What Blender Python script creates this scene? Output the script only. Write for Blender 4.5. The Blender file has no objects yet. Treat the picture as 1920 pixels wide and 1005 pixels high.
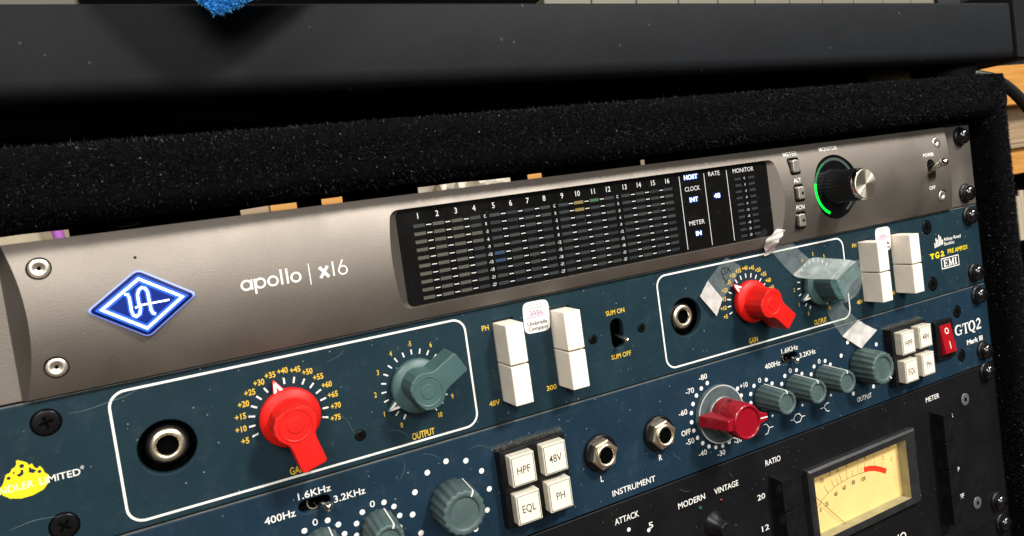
import bpy, bmesh, math, random
from mathutils import Vector, Matrix
random.seed(7)
PI = math.pi
S = 0.001                      # everything below is written in millimetres
scene = bpy.context.scene
COL = scene.collection

# ------------------------------------------------------------------ camera
cam_data = bpy.data.cameras.new('camera')
cam = bpy.data.objects.new('camera', cam_data)
COL.objects.link(cam)
CAMPOS = (85.834, -233.494, -7.663)
right = Vector((0.8910051713813659, -0.43252131775550573, -0.13796772904796636))
down = Vector((-0.14768593542942568, 0.011229710815408363, -0.9889705547038965))
fwd = Vector((0.42930018524098934, 0.9015537717085972, -0.05387158499625872))
m = Matrix.Identity(4)
for i in range(3):
    m[i][0] = right[i]; m[i][1] = -down[i]; m[i][2] = -fwd[i]; m[i][3] = CAMPOS[i]*S
cam.matrix_world = m
cam_data.sensor_width = 36.0
cam_data.lens = 36.0*1294.294/1920.0
cam_data.shift_y = -53.74/1920.0
cam_data.clip_start = 0.005
cam_data.clip_end = 60.0
cam_data.dof.use_dof = True
cam_data.dof.focus_distance = 0.300
cam_data.dof.aperture_fstop = 26.0
scene.camera = cam

# ------------------------------------------------------------------ room light
world = bpy.data.worlds.new('World'); scene.world = world
world.use_nodes = True
bg = world.node_tree.nodes['Background']
bg.inputs[0].default_value = (0.95, 0.97, 1.0, 1)
bg.inputs[1].default_value = 0.03

def area_light(name, pos, target, sx, sy, power, col):
    l = bpy.data.lights.new(name, 'AREA'); l.shape = 'RECTANGLE'
    l.size = sx; l.size_y = sy; l.energy = power; l.color = col
    o = bpy.data.objects.new(name, l); COL.objects.link(o)
    o.location = pos
    o.rotation_euler = (Vector(target)-Vector(pos)).to_track_quat('-Z', 'Y').to_euler()
    return o
T0 = (0.24, 0.0, -0.06)
area_light('ceiling_lamp', (0.80, -1.12, 1.10), T0, 0.22, 0.22, 36.0, (1.0, 0.97, 0.92))
area_light('second_ceiling_lamp', (1.75, -1.30, 1.45), T0, 0.30, 0.30, 16.0, (1.0, 0.96, 0.9))
area_light('wide_ceiling_panel', (-0.85, -1.35, 1.45), (0.15, 0, -0.02), 0.75, 0.5, 34.0, (1.0, 0.95, 0.89))
area_light('front_fill', (-0.15, -2.7, 0.80), (0.15, 0, -0.02), 2.2, 1.0, 44.0, (1.0, 0.95, 0.89))  # unseen broad frontal light, added to brighten the metal faces
area_light('rear_fill', (0.30, 0.12, 1.05), (0.25, 0.55, 0.0), 0.3, 0.3, 2.2, (1.0, 0.93, 0.82))  # unseen light added to brighten the things behind the slot

scene.view_settings.view_transform = 'Standard'
scene.view_settings.look = 'None'
scene.view_settings.exposure = 0.0
scene.view_settings.gamma = 1.0
scene.view_settings.use_curve_mapping = False
scene.cycles.max_bounces = 8
scene.cycles.transparent_max_bounces = 12
scene.cycles.caustics_reflective = False
scene.cycles.caustics_refractive = False

# ------------------------------------------------------------------ materials
def lin(h):
    r = []
    for i in (0, 2, 4):
        c = int(h[i:i+2], 16)/255.0
        r.append(c/12.92 if c <= 0.04045 else ((c+0.055)/1.055)**2.4)
    return tuple(r)+(1.0,)

def mat(name, col, rough=0.5, metal=0.0, spec=0.5, vary=0.0, vscale=60, bump=0.0, bscale=900,
        dust=0.0, dscale=420, coat=0.0, emit=None, estr=0.0, rvary=0.0, aniso=0.0, smear=0.0, trans=0.0, sss=0.0):
    M = bpy.data.materials.new(name); M.use_nodes = True
    nt = M.node_tree; n = nt.nodes; L = nt.links
    b = n['Principled BSDF']
    c = lin(col) if isinstance(col, str) else tuple(col)+(1.0,)*(4-len(col))
    b.inputs['Base Color'].default_value = c
    b.inputs['Roughness'].default_value = rough
    b.inputs['Metallic'].default_value = metal
    b.inputs['Specular IOR Level'].default_value = spec
    if coat:
        b.inputs['Coat Weight'].default_value = coat; b.inputs['Coat Roughness'].default_value = 0.06
    if trans: b.inputs['Transmission Weight'].default_value = trans
    if aniso: b.inputs['Anisotropic'].default_value = aniso
    if sss:
        b.inputs['Subsurface Weight'].default_value = sss
        b.inputs['Subsurface Radius'].default_value = (0.002, 0.0015, 0.001)
        b.inputs['Subsurface Scale'].default_value = 1.0
    if emit is not None:
        b.inputs['Emission Color'].default_value = lin(emit) if isinstance(emit, str) else tuple(emit)+(1.0,)
        b.inputs['Emission Strength'].default_value = estr
    tc = n.new('ShaderNodeTexCoord')
    out = None
    if vary or dust or smear:
        nz = n.new('ShaderNodeTexNoise'); nz.inputs['Scale'].default_value = vscale; nz.inputs['Detail'].default_value = 6
        nz.inputs['Roughness'].default_value = 0.65
        L.new(tc.outputs['Object'], nz.inputs['Vector'])
        mr = n.new('ShaderNodeMapRange')
        mr.inputs['From Min'].default_value = 0.3; mr.inputs['From Max'].default_value = 0.7
        mr.inputs['To Min'].default_value = 1-vary; mr.inputs['To Max'].default_value = 1+vary
        L.new(nz.outputs['Fac'], mr.inputs['Value'])
        mx = n.new('ShaderNodeVectorMath'); mx.operation = 'SCALE'
        mx.inputs[0].default_value = c[:3]
        L.new(mr.outputs[0], mx.inputs['Scale'])
        out = mx.outputs[0]
    if dust:
        vo = n.new('ShaderNodeTexVoronoi'); vo.inputs['Scale'].default_value = dscale
        L.new(tc.outputs['Object'], vo.inputs['Vector'])
        # grain size differs from cell to cell
        sep = n.new('ShaderNodeSeparateColor'); L.new(vo.outputs['Color'], sep.inputs[0])
        pw = n.new('ShaderNodeMath'); pw.operation = 'POWER'; pw.inputs[1].default_value = 5.0
        L.new(sep.outputs[0], pw.inputs[0])
        th = n.new('ShaderNodeMath'); th.operation = 'MULTIPLY'; th.inputs[1].default_value = 0.15
        L.new(pw.outputs[0], th.inputs[0])
        lt = n.new('ShaderNodeMath'); lt.operation = 'LESS_THAN'
        L.new(vo.outputs['Distance'], lt.inputs[0]); L.new(th.outputs[0], lt.inputs[1])
        f = n.new('ShaderNodeMath'); f.operation = 'MULTIPLY'; f.inputs[1].default_value = dust
        L.new(lt.outputs[0], f.inputs[0])
        # a thin patchy film of dust
        n2 = n.new('ShaderNodeTexNoise'); n2.inputs['Scale'].default_value = 130; n2.inputs['Detail'].default_value = 8
        n2.inputs['Roughness'].default_value = 0.75
        L.new(tc.outputs['Object'], n2.inputs['Vector'])
        m2 = n.new('ShaderNodeMapRange'); m2.inputs['From Min'].default_value = 0.52; m2.inputs['From Max'].default_value = 0.85
        m2.inputs['To Max'].default_value = 0.11*dust
        L.new(n2.outputs['Fac'], m2.inputs['Value'])
        ad = n.new('ShaderNodeMath'); ad.operation = 'ADD'; ad.use_clamp = True
        L.new(f.outputs[0], ad.inputs[0]); L.new(m2.outputs[0], ad.inputs[1])
        mc = n.new('ShaderNodeMix'); mc.data_type = 'RGBA'
        L.new(ad.outputs[0], mc.inputs['Factor']); L.new(out, mc.inputs['A'])
        mc.inputs['B'].default_value = (0.30, 0.33, 0.33, 1)
        out = mc.outputs['Result']
    if out is not None: L.new(out, b.inputs['Base Color'])
    if rvary:
        n3 = n.new('ShaderNodeTexNoise'); n3.inputs['Scale'].default_value = 45; n3.inputs['Detail'].default_value = 7
        L.new(tc.outputs['Object'], n3.inputs['Vector'])
        m3 = n.new('ShaderNodeMapRange'); m3.inputs['From Min'].default_value = 0.3; m3.inputs['From Max'].default_value = 0.7
        m3.inputs['To Min'].default_value = max(0.02, rough-rvary); m3.inputs['To Max'].default_value = min(1, rough+rvary)
        L.new(n3.outputs['Fac'], m3.inputs['Value']); L.new(m3.outputs[0], b.inputs['Roughness'])
    if bump:
        n4 = n.new('ShaderNodeTexNoise'); n4.inputs['Scale'].default_value = bscale; n4.inputs['Detail'].default_value = 3
        L.new(tc.outputs['Object'], n4.inputs['Vector'])
        bp = n.new('ShaderNodeBump'); bp.inputs['Strength'].default_value = bump; bp.inputs['Distance'].default_value = 0.0002
        L.new(n4.outputs['Fac'], bp.inputs['Height']); L.new(bp.outputs[0], b.inputs['Normal'])
    return M

def tape_mat(name, opac, col):
    M = bpy.data.materials.new(name); M.use_nodes = True
    nt = M.node_tree; n = nt.nodes; L = nt.links
    b = n['Principled BSDF']; b.inputs['Base Color'].default_value = lin(col); b.inputs['Roughness'].default_value = 0.42
    tr = n.new('ShaderNodeBsdfTransparent'); tr.inputs[0].default_value = (0.93, 0.96, 0.95, 1)
    tl = n.new('ShaderNodeBsdfTranslucent'); tl.inputs[0].default_value = lin(col)
    a = n.new('ShaderNodeMixShader'); a.inputs[0].default_value = 0.25
    L.new(b.outputs[0], a.inputs[1]); L.new(tl.outputs[0], a.inputs[2])
    tc = n.new('ShaderNodeTexCoord'); nz = n.new('ShaderNodeTexNoise'); nz.inputs['Scale'].default_value = 240
    nz.inputs['Detail'].default_value = 5
    L.new(tc.outputs['Object'], nz.inputs['Vector'])
    mr = n.new('ShaderNodeMapRange'); mr.inputs['From Min'].default_value = 0.3; mr.inputs['From Max'].default_value = 0.7
    mr.inputs['To Min'].default_value = opac*0.7; mr.inputs['To Max'].default_value = min(1, opac*1.3)
    L.new(nz.outputs['Fac'], mr.inputs['Value'])
    mx = n.new('ShaderNodeMixShader')
    L.new(mr.outputs[0], mx.inputs[0])
    L.new(tr.outputs[0], mx.inputs[1]); L.new(a.outputs[0], mx.inputs[2])
    L.new(mx.outputs[0], n['Material Output'].inputs['Surface'])
    return M

def wood_mat(name, c1, c2, scale=8, rough=0.55):
    M = mat(name, c1, rough)
    nt = M.node_tree; n = nt.nodes; L = nt.links
    tc = n.new('ShaderNodeTexCoord'); mp = n.new('ShaderNodeMapping'); mp.inputs['Scale'].default_value = (1.0, 6.0, 22.0)
    L.new(tc.outputs['Object'], mp.inputs[0])
    nz = n.new('ShaderNodeTexNoise'); nz.inputs['Scale'].default_value = scale; nz.inputs['Detail'].default_value = 8
    nz.inputs['Distortion'].default_value = 0.6
    L.new(mp.outputs[0], nz.inputs['Vector'])
    r = n.new('ShaderNodeValToRGB'); r.color_ramp.elements[0].color = lin(c1); r.color_ramp.elements[1].color = lin(c2)
    r.color_ramp.elements[0].position = 0.35; r.color_ramp.elements[1].position = 0.65
    L.new(nz.outputs['Fac'], r.inputs[0]); L.new(r.outputs[0], n['Principled BSDF'].inputs['Base Color'])
    return M

MT = {}
MT['gunmetal'] = mat('gunmetal anodised aluminium', (0.250, 0.224, 0.196), 0.57, 1.0, vary=0.04, vscale=1300, bump=0.22, bscale=2200, rvary=0.05)
MT['teal'] = mat('teal hammer paint', (0.0088, 0.0250, 0.0350), 0.5, spec=0.16, vary=0.12, vscale=40, dust=0.6, dscale=560, bump=0.25, bscale=700, rvary=0.08)
MT['navy'] = mat('navy paint', (0.0085, 0.0245, 0.0430), 0.5, spec=0.16, vary=0.12, vscale=40, dust=0.6, dscale=520, bump=0.2, bscale=700, rvary=0.08)
MT['blackpaint'] = mat('black panel paint', (0.0050, 0.0050, 0.0062), 0.5, spec=0.2, vary=0.15, vscale=50, dust=0.18, dscale=420, bump=0.3, bscale=900, rvary=0.08)
MT['bare_edge'] = mat('worn panel edge', (0.20, 0.21, 0.20), 0.5, 0.4, vary=0.4, vscale=90)
MT['red'] = mat('bright red plastic', (0.60, 0.009, 0.006), 0.46, spec=0.28, vary=0.10, vscale=150, bump=0.12, bscale=1500, rvary=0.08)
MT['grn'] = mat('grey green plastic', (0.046, 0.098, 0.096), 0.42, vary=0.10, vscale=120, bump=0.15, bscale=1500, rvary=0.08)
MT['greyknob'] = mat('dusty grey knob plastic', (0.058, 0.092, 0.090), 0.48, vary=0.22, vscale=220, dust=0.35, dscale=600, bump=0.2, bscale=1500)
MT['crimson'] = mat('crimson glossy plastic', (0.25, 0.004, 0.012), 0.26, vary=0.06, bump=0.05, bscale=1200, coat=0.3)
MT['ivory'] = mat('ivory plastic', (0.85, 0.79, 0.68), 0.38, vary=0.06, vscale=130, bump=0.06, bscale=400, sss=0.25)
MT['capwhite'] = mat('cream button insert', (0.78, 0.71, 0.60), 0.5, vary=0.04, vscale=120)
MT['capclear'] = mat('yellowed clear cap', (0.62, 0.58, 0.48), 0.22, vary=0.12, vscale=300, sss=0.3)
MT['blackplastic'] = mat('black plastic', (0.0055, 0.0055, 0.006), 0.36, spec=0.3, vary=0.2, vscale=100, dust=0.3, dscale=500)
MT['blackgloss'] = mat('gloss black', (0.004, 0.004, 0.005), 0.10, coat=0.4)
MT['void'] = mat('dark interior', (0.002, 0.002, 0.002), 1.0, spec=0.0)
MT['screwblack'] = mat('black oxide steel', (0.018, 0.018, 0.019), 0.28, 0.75, rvary=0.1, vary=0.2, vscale=300)
MT['domeblack'] = mat('black lacquered screw', (0.006, 0.006, 0.007), 0.16, 0.0, coat=0.6, dust=0.3, dscale=900)
MT['hexgrey'] = mat('worn grey screw', (0.20, 0.235, 0.22), 0.45, 0.7, vary=0.25, vscale=300)
MT['chrome'] = mat('polished nickel', (0.66, 0.62, 0.56), 0.14, 1.0, rvary=0.06)
MT['nickel'] = mat('worn nickel', (0.82, 0.72, 0.54), 0.38, 1.0, vary=0.18, vscale=350, rvary=0.12)
MT['socket'] = mat('stainless screw', (0.80, 0.74, 0.63), 0.36, 0.9)
MT['brushed'] = mat('spun aluminium', (0.86, 0.79, 0.66), 0.36, 0.95, aniso=0.9)
tg = MT['brushed'].node_tree.nodes.new('ShaderNodeTangent'); tg.direction_type = 'RADIAL'; tg.axis = 'Y'
MT['brushed'].node_tree.links.new(tg.outputs[0], MT['brushed'].node_tree.nodes['Principled BSDF'].inputs['Tangent'])
MT['white'] = mat('white print', (0.78, 0.77, 0.72), 0.55, vary=0.07, vscale=300)
MT['gold'] = mat('gold print', (0.70, 0.46, 0.035), 0.55, vary=0.1, vscale=300)
MT['yellow'] = mat('yellow print', (0.86, 0.66, 0.006), 0.5, vary=0.05, vscale=200)
MT['greyprint'] = mat('silver grey print', (0.62, 0.63, 0.62), 0.5)
MT['darkprint'] = mat('dark print', (0.045, 0.035, 0.03), 0.6)
MT['ink'] = mat('black marker ink', (0.01, 0.012, 0.015), 0.5)
MT['screen'] = mat('black display glass', (0.0045, 0.0042, 0.004), 0.14, coat=0.3, dust=0.22, dscale=700, rvary=0.08)
MT['led_off'] = mat('unlit led window', (0.026, 0.034, 0.036), 0.35, vary=0.2, vscale=700)
MT['led_off2'] = mat('darker unlit led window', (0.016, 0.022, 0.026), 0.35, vary=0.2, vscale=700)
MT['led_off3'] = mat('greenish unlit led window', (0.034, 0.042, 0.038), 0.35, vary=0.2, vscale=700)
MT['led_refl_warm'] = mat('unlit led with painted warm reflection', (0.072, 0.071, 0.056), 0.35, vary=0.15, vscale=700)  # this and the next three: reflections painted into unlit bars
MT['led_refl_blue'] = mat('unlit led with painted bluish reflection', (0.022, 0.05, 0.095), 0.35, vary=0.15, vscale=700)
MT['led_refl_yellow'] = mat('unlit led with painted yellow reflection', (0.19, 0.16, 0.055), 0.35)
MT['led_refl_green'] = mat('unlit led with painted green reflection', (0.05, 0.11, 0.06), 0.35)
MT['lit'] = mat('lit blue white legend', (0.6, 0.75, 1), 0.5, emit=(0.27, 0.48, 1.0), estr=2.2)
MT['litback'] = mat('blue glow behind legend', (0.0, 0.002, 0.02), 0.4, emit=(0.008, 0.03, 0.30), estr=0.40)
MT['logo_white'] = mat('lit white emblem line', (0.9, 0.95, 1), 0.4, emit=(0.55, 0.74, 1.0), estr=2.6)
MT['logo_blue'] = mat('lit blue emblem ground', (0.0, 0.006, 0.08), 0.25, emit=(0.002, 0.022, 0.21), estr=0.8)
MT['logo_halo'] = mat('blue glow in acrylic', (0.0, 0.01, 0.12), 0.3, emit=(0.04, 0.19, 1.0), estr=1.0)
MT['logo_rim'] = mat('blue acrylic rim', (0.002, 0.006, 0.06), 0.5, spec=0.1, emit=(0.001, 0.010, 0.11), estr=0.6)
MT['logo_edge'] = mat('glowing acrylic edge', (0.25, 0.3, 0.6), 0.15, emit=(0.22, 0.30, 0.85), estr=0.75)
MT['green_lit'] = mat('lit green ring', (0.0, 0.3, 0.02), 0.4, emit=(0.0, 0.95, 0.04), estr=2.2)
MT['green_dim'] = mat('half lit green ring', (0.02, 0.10, 0.04), 0.4, emit=(0.01, 0.16, 0.04), estr=0.7)
MT['green_off'] = mat('unlit ring', (0.05, 0.075, 0.065), 0.4)
MT['rocker'] = mat('red translucent rocker', (0.30, 0.006, 0.010), 0.18, vary=0.15, vscale=200, coat=0.5, emit=(0.5, 0.0, 0.0), estr=0.06)
MT['meterface'] = mat('cream meter dial', (0.70, 0.50, 0.19), 0.7, vary=0.09, vscale=60, emit=(0.85, 0.58, 0.15), estr=0.08)
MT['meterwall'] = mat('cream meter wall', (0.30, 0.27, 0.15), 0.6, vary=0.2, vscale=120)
MT['metergrey'] = mat('dusty meter bezel', (0.016, 0.017, 0.018), 0.42, vary=0.3, vscale=120, dust=0.35, dscale=400)
MT['meterred'] = mat('red meter band', (0.75, 0.03, 0.008), 0.6)
MT['greenlens'] = mat('green indicator', (0.006, 0.05, 0.042), 0.25)
MT['redlens'] = mat('dark red indicator', (0.05, 0.002, 0.004), 0.25)
MT['tape_clear'] = tape_mat('clear matte tape', 0.15, 'd8e2e0')
MT['tape_semi'] = tape_mat('milky tape', 0.42, 'd4dcda')
MT['tape_white'] = tape_mat('loose white tape', 0.90, 'e2ded8')
MT['acrylic'] = tape_mat('clear acrylic disc', 0.20, '97a2a2')
MT['sticker'] = mat('white vinyl sticker', (0.80, 0.76, 0.72), 0.35, vary=0.03, vscale=90)
MT['lilac'] = mat('lilac print', (0.60, 0.46, 0.55), 0.5)
MT['carpet'] = mat('black carpet', (0.0022, 0.0022, 0.0028), 0.95, spec=0.04, vary=0.5, vscale=500, bump=0.8, bscale=900)
MT['fibre'] = mat('black carpet fibre', (0.0040, 0.0040, 0.0055), 0.5, spec=0.12)
MT['glint'] = mat('grey lint and glint fibre', (0.16, 0.18, 0.21), 0.30, spec=0.8)  # pale shiny fibres: lint, and glints of the pile put in as colour
MT['midfibre'] = mat('grey carpet fibre', (0.022, 0.024, 0.031), 0.5, spec=0.3)
MT['dustbrown'] = mat('settled dust', (0.17, 0.155, 0.11), 0.9)
MT['lint'] = mat('pale lint', (0.45, 0.47, 0.46), 0.6)
MT['lintdim'] = mat('thin grey lint', (0.10, 0.15, 0.155), 0.6)
MT['case'] = mat('charcoal keyboard shell', (0.0100, 0.0112, 0.0130), 0.6, spec=0.08, vary=0.1, vscale=60, bump=0.35, bscale=1600, dust=0.10, dscale=200)
MT['underside'] = mat('black underside', (0.0025, 0.0025, 0.0025), 0.7)
MT['keywhite'] = mat('white key plastic', (0.15, 0.135, 0.10), 0.5)
MT['cloth'] = mat('blue microfibre', (0.045, 0.32, 0.70), 0.9, vary=0.25, vscale=300)
MT['rubber'] = mat('black rubber', (0.009, 0.009, 0.010), 0.55, bump=0.2)
MT['cable'] = mat('black cable', (0.011, 0.012, 0.012), 0.42)
MT['orangewood'] = wood_mat('honey pine', 'b57a34', 'd09a50')
MT['palewood'] = wood_mat('pale board', '8f7a5c', 'a8937a')
MT['beige'] = mat('beige wall paint', (0.42, 0.36, 0.25), 0.8, vary=0.12, vscale=20)
MT['plasticbag'] = mat('crumpled white film', (0.62, 0.57, 0.47), 0.35, vary=0.1, vscale=50)
MT['purple'] = mat('purple cable sleeve', (0.36, 0.10, 0.42), 0.5)
MT['darkmetal'] = mat('dark steel', (0.02, 0.02, 0.022), 0.5, 0.3)

# ------------------------------------------------------------------ mesh helpers (millimetres in, metres out)
ORG = {}
def reg(o, org): ORG[o.name] = Vector(org); return o

def thing(name, label, cat, org, group=None):
    o = bpy.data.objects.new(name, None); COL.objects.link(o)
    o.empty_display_size = 0.01
    o.location = Vector(org)*S
    o['label'] = label; o['category'] = cat
    if group: o['group'] = group
    return reg(o, org)

def place(name, me, material, parent=None, org=(0, 0, 0), roty=0.0, label=None, kind=None, cat=None, group=None):
    """link a mesh whose coordinates are metres relative to org (mm, world)"""
    o = bpy.data.objects.new(name, me); COL.objects.link(o)
    if material is not None and not me.materials: me.materials.append(MT[material] if isinstance(material, str) else material)
    base = Vector((0, 0, 0))
    if parent is not None:
        o.parent = parent; base = ORG[parent.name]
    o.location = (Vector(org)-base)*S
    o.rotation_euler = (0, roty, 0)
    if label: o['label'] = label
    if kind: o['kind'] = kind
    if cat: o['category'] = cat
    if group: o['group'] = group
    return reg(o, org)

class MB:
    def __init__(s): s.v = []; s.f = []; s.sm = []
    def add(s, vs, fs, smooth=False):
        k = len(s.v); s.v += [tuple(p) for p in vs]
        for f in fs: s.f.append(tuple(i+k for i in f)); s.sm.append(smooth)
        return s
    def box(s, x0, x1, y0, y1, z0, z1):
        vs = [(x, y, z) for x in (x0, x1) for y in (y0, y1) for z in (z0, z1)]
        return s.add(vs, [(0, 1, 3, 2), (4, 6, 7, 5), (0, 4, 5, 1), (2, 3, 7, 6), (0, 2, 6, 4), (1, 5, 7, 3)])
    def rings(s, rr, cap0=True, cap1=True, smooth=True):
        n = len(rr[0]); vs = [p for r in rr for p in r]; fs = []
        for k in range(len(rr)-1):
            for i in range(n):
                j = (i+1) % n
                fs.append((k*n+i, k*n+j, (k+1)*n+j, (k+1)*n+i))
        s.add(vs, fs, smooth)
        if cap0: s.add(rr[0], [tuple(range(n))[::-1]])
        if cap1: s.add(rr[-1], [tuple(range(n))])
        return s
    def lathe(s, cx, cz, prof, n=40, cap0=False, cap1=True, smooth=True, flute=0, famp=0.0):
        """profile of (radius, y) turned about the y axis through (cx, cz)"""
        rr = []
        for q in prof:
            r, y = q[0], q[1]; am = famp if len(q) < 3 else famp*q[2]
            rr.append([(cx+(r*(1+am*math.cos(flute*2*PI*i/n)))*math.cos(2*PI*i/n), y,
                        cz+(r*(1+am*math.cos(flute*2*PI*i/n)))*math.sin(2*PI*i/n)) for i in range(n)])
        return s.rings(rr, cap0, cap1, smooth)
    def prism(s, poly, y0, y1, poly1=None, smooth=False):
        """poly of (x, z); y0 back, y1 front"""
        p1 = poly1 or poly
        return s.rings([[(x, y0, z) for x, z in poly], [(x, y1, z) for x, z in p1]], True, True, smooth)
    def flat(s, poly, y): return s.add([(x, y, z) for x, z in poly], [tuple(range(len(poly)))])
    def disc(s, cx, cz, r, y, n=24): return s.flat([(cx+r*math.cos(2*PI*i/n), cz+r*math.sin(2*PI*i/n)) for i in range(n)], y)
    def ribbon(s, pts, w, y, closed=False):
        """flat printed line through (x, z) points; y may be a function of z"""
        P = [Vector(p) for p in pts]
        if callable(y) and not closed and len(P) == 2: P = [P[0].lerp(P[1], k/10) for k in range(11)]
        n = len(P); L = []; R = []
        ws = w if isinstance(w, (list, tuple)) else [w]*n
        for i in range(n):
            a = P[(i-1) % n] if (closed or i > 0) else P[i]
            b = P[(i+1) % n] if (closed or i < n-1) else P[i]
            t0 = (P[i]-a); t1 = (b-P[i])
            t = (t0.normalized() if t0.length > 1e-9 else Vector((0, 0)))+(t1.normalized() if t1.length > 1e-9 else Vector((0, 0)))
            if t.length < 1e-9: t = Vector((1, 0))
            t.normalize(); nn = Vector((-t.y, t.x))
            k = 1.0
            if t0.length > 1e-9 and t1.length > 1e-9:
                k = 1/max(0.5, abs(nn.dot(Vector((-t1.y, t1.x)).normalized())))
            L.append(P[i]+nn*ws[i]*0.5*k); R.append(P[i]-nn*ws[i]*0.5*k)
        yy = (lambda z: y) if not callable(y) else y
        vs = [(p.x, yy(p.y), p.y) for p in L]+[(p.x, yy(p.y), p.y) for p in R]
        fs = [(i, (i+1) % n, n+(i+1) % n, n+i) for i in range(n if closed else n-1)]
        return s.add(vs, fs)
    def tube(s, pts, r, n=10, smooth=True):
        P = [Vector(p) for p in pts]; rr = []
        rs = r if isinstance(r, (list, tuple)) else [r]*len(P)
        for i, p in enumerate(P):
            t = (P[min(i+1, len(P)-1)]-P[max(i-1, 0)]).normalized()
            u = t.cross(Vector((0.13, 0.31, 0.94))).normalized(); w = t.cross(u)
            rr.append([tuple(p+u*rs[i]*math.cos(2*PI*k/n)+w*rs[i]*math.sin(2*PI*k/n)) for k in range(n)])
        return s.rings(rr, True, True, smooth)
    def mesh(s, name, org, bevel=0.0, bseg=2, bangle=30, fixn=True):
        o = Vector(org)
        me = bpy.data.meshes.new(name)
        me.from_pydata([tuple((Vector(p)-o)*S) for p in s.v], [], s.f)
        me.polygons.foreach_set('use_smooth', s.sm)
        if fixn or bevel:
            bm = bmesh.new(); bm.from_mesh(me)
            if bevel:
                bmesh.ops.remove_doubles(bm, verts=bm.verts, dist=1e-7)
                bmesh.ops.recalc_face_normals(bm, faces=bm.faces)
                es = [e for e in bm.edges if len(e.link_faces) == 2 and e.calc_face_angle(0) > math.radians(bangle)]
                bmesh.ops.bevel(bm, geom=es, offset=bevel*S, segments=bseg, affect='EDGES', profile=0.5, clamp_overlap=True)
            else:
                bmesh.ops.recalc_face_normals(bm, faces=bm.faces)
            bm.to_mesh(me); bm.free()
        me.update()
        return me
    def centre(s):
        lo = [min(p[i] for p in s.v) for i in range(3)]; hi = [max(p[i] for p in s.v) for i in range(3)]
        return Vector([(a+b)/2 for a, b in zip(lo, hi)])
    def build(s, name, material, parent=None, org=None, bevel=0.0, bseg=2, roty=0.0, fixn=True, **kw):
        org = s.centre() if org is None else Vector(org)
        return place(name, s.mesh(name, org, bevel, bseg, fixn=fixn), material, parent, org, roty, **kw)

def rrect(x0, x1, z0, z1, r, n=6):
    pts = []
    for cx, cz, a in ((x1-r, z1-r, 0), (x0+r, z1-r, 90), (x0+r, z0+r, 180), (x1-r, z0+r, 270)):
        for k in range(n+1):
            t = math.radians(a+90*k/n); pts.append((cx+r*math.cos(t), cz+r*math.sin(t)))
    return pts
def circ(cx, cz, r, n=32, a0=0.0): return [(cx+r*math.cos(a0+2*PI*i/n), cz+r*math.sin(a0+2*PI*i/n)) for i in range(n)]
def arc(cx, cz, r, a0, a1, n=24): return [(cx+r*math.cos(math.radians(a0+(a1-a0)*i/n)), cz+r*math.sin(math.radians(a0+(a1-a0)*i/n))) for i in range(n+1)]

def curve_mesh(cu):
    o = bpy.data.objects.new('tmp', cu); COL.objects.link(o)
    dg = bpy.context.evaluated_depsgraph_get(); dg.update()
    me = bpy.data.meshes.new_from_object(o.evaluated_get(dg))
    bpy.data.objects.remove(o); bpy.data.curves.remove(cu)
    return me

def plate_mesh(outline, holes, yf, yb, org, bev=0.25):
    """sheet with holes: outline and holes are (x, z) polygons; front at yf, back at yb"""
    cu = bpy.data.curves.new('sheet', 'CURVE'); cu.dimensions = '2D'; cu.fill_mode = 'BOTH'
    cu.extrude = (abs(yb-yf)/2-bev)*S; cu.bevel_depth = bev*S; cu.bevel_resolution = 1; cu.offset = -bev*S
    o = Vector(org)
    for poly in [outline]+list(holes):
        sp = cu.splines.new('POLY'); sp.points.add(len(poly)-1); sp.use_cyclic_u = True
        for p, (x, z) in zip(sp.points, poly): p.co = ((x-o.x)*S, (z-o.z)*S, 0, 1)
    me = curve_mesh(cu)
    ym = (yf+yb)/2-o.y
    for v in me.vertices: v.co = (v.co.x, ym*S-v.co.z, v.co.y)
    bm = bmesh.new(); bm.from_mesh(me); bmesh.ops.remove_doubles(bm, verts=bm.verts, dist=1e-7)
    bmesh.ops.recalc_face_normals(bm, faces=bm.faces); bm.to_mesh(me); bm.free()
    return me

_CAP = [None]
_TC = {}
def glyphs(txt, bold=0.0):
    key = (txt, bold)
    if key not in _TC:
        cu = bpy.data.curves.new('txt', 'FONT'); cu.body = txt; cu.size = 1.0; cu.align_x = 'LEFT'
        cu.resolution_u = 3; cu.fill_mode = 'FRONT'
        if bold: cu.offset = bold
        me = curve_mesh(cu)
        _TC[key] = ([(v.co.x, v.co.y) for v in me.vertices], [tuple(p.vertices) for p in me.polygons])
        bpy.data.meshes.remove(me)
    return _TC[key]

def text(mb, txt, x, z, cap, width=None, y=-0.08, rot=0.0, bold=0.0, align='C', shear=0.0, narrow=0.82):
    """flat print; (x, z) is the middle of the capital height"""
    if _CAP[0] is None:
        v, f = glyphs('H'); _CAP[0] = (min(p[1] for p in v), max(p[1] for p in v))
    b0, b1 = _CAP[0]; k = cap/(b1-b0)
    v, f = glyphs(txt, bold)
    x0 = min(p[0] for p in v); x1 = max(p[0] for p in v)
    kx = (width/(x1-x0)) if width else k*narrow
    off = {'C': (x0+x1)/2, 'L': x0, 'R': x1}[align]
    c, s_ = math.cos(rot), math.sin(rot); vs = []
    yy = y if callable(y) else (lambda zz: y)
    for px, py in v:
        u = (px-off)*kx; w = (py-(b0+b1)/2)*k; u += shear*w
        X, Z = x+u*c-w*s_, z+u*s_+w*c
        vs.append((X, yy(Z), Z))
    mb.add(vs, f)
    return mb

def labels(parent, material, items, y, **kw):
    """each printed word a part of its own: (text, x, z, cap, width[, align])"""
    for it in items:
        q_ = MB(); text(q_, it[0], it[1], it[2], it[3], it[4], y, align=(it[5] if len(it) > 5 else 'C'), **kw); q_.build('lettering', material, parent, fixn=False)

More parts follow.
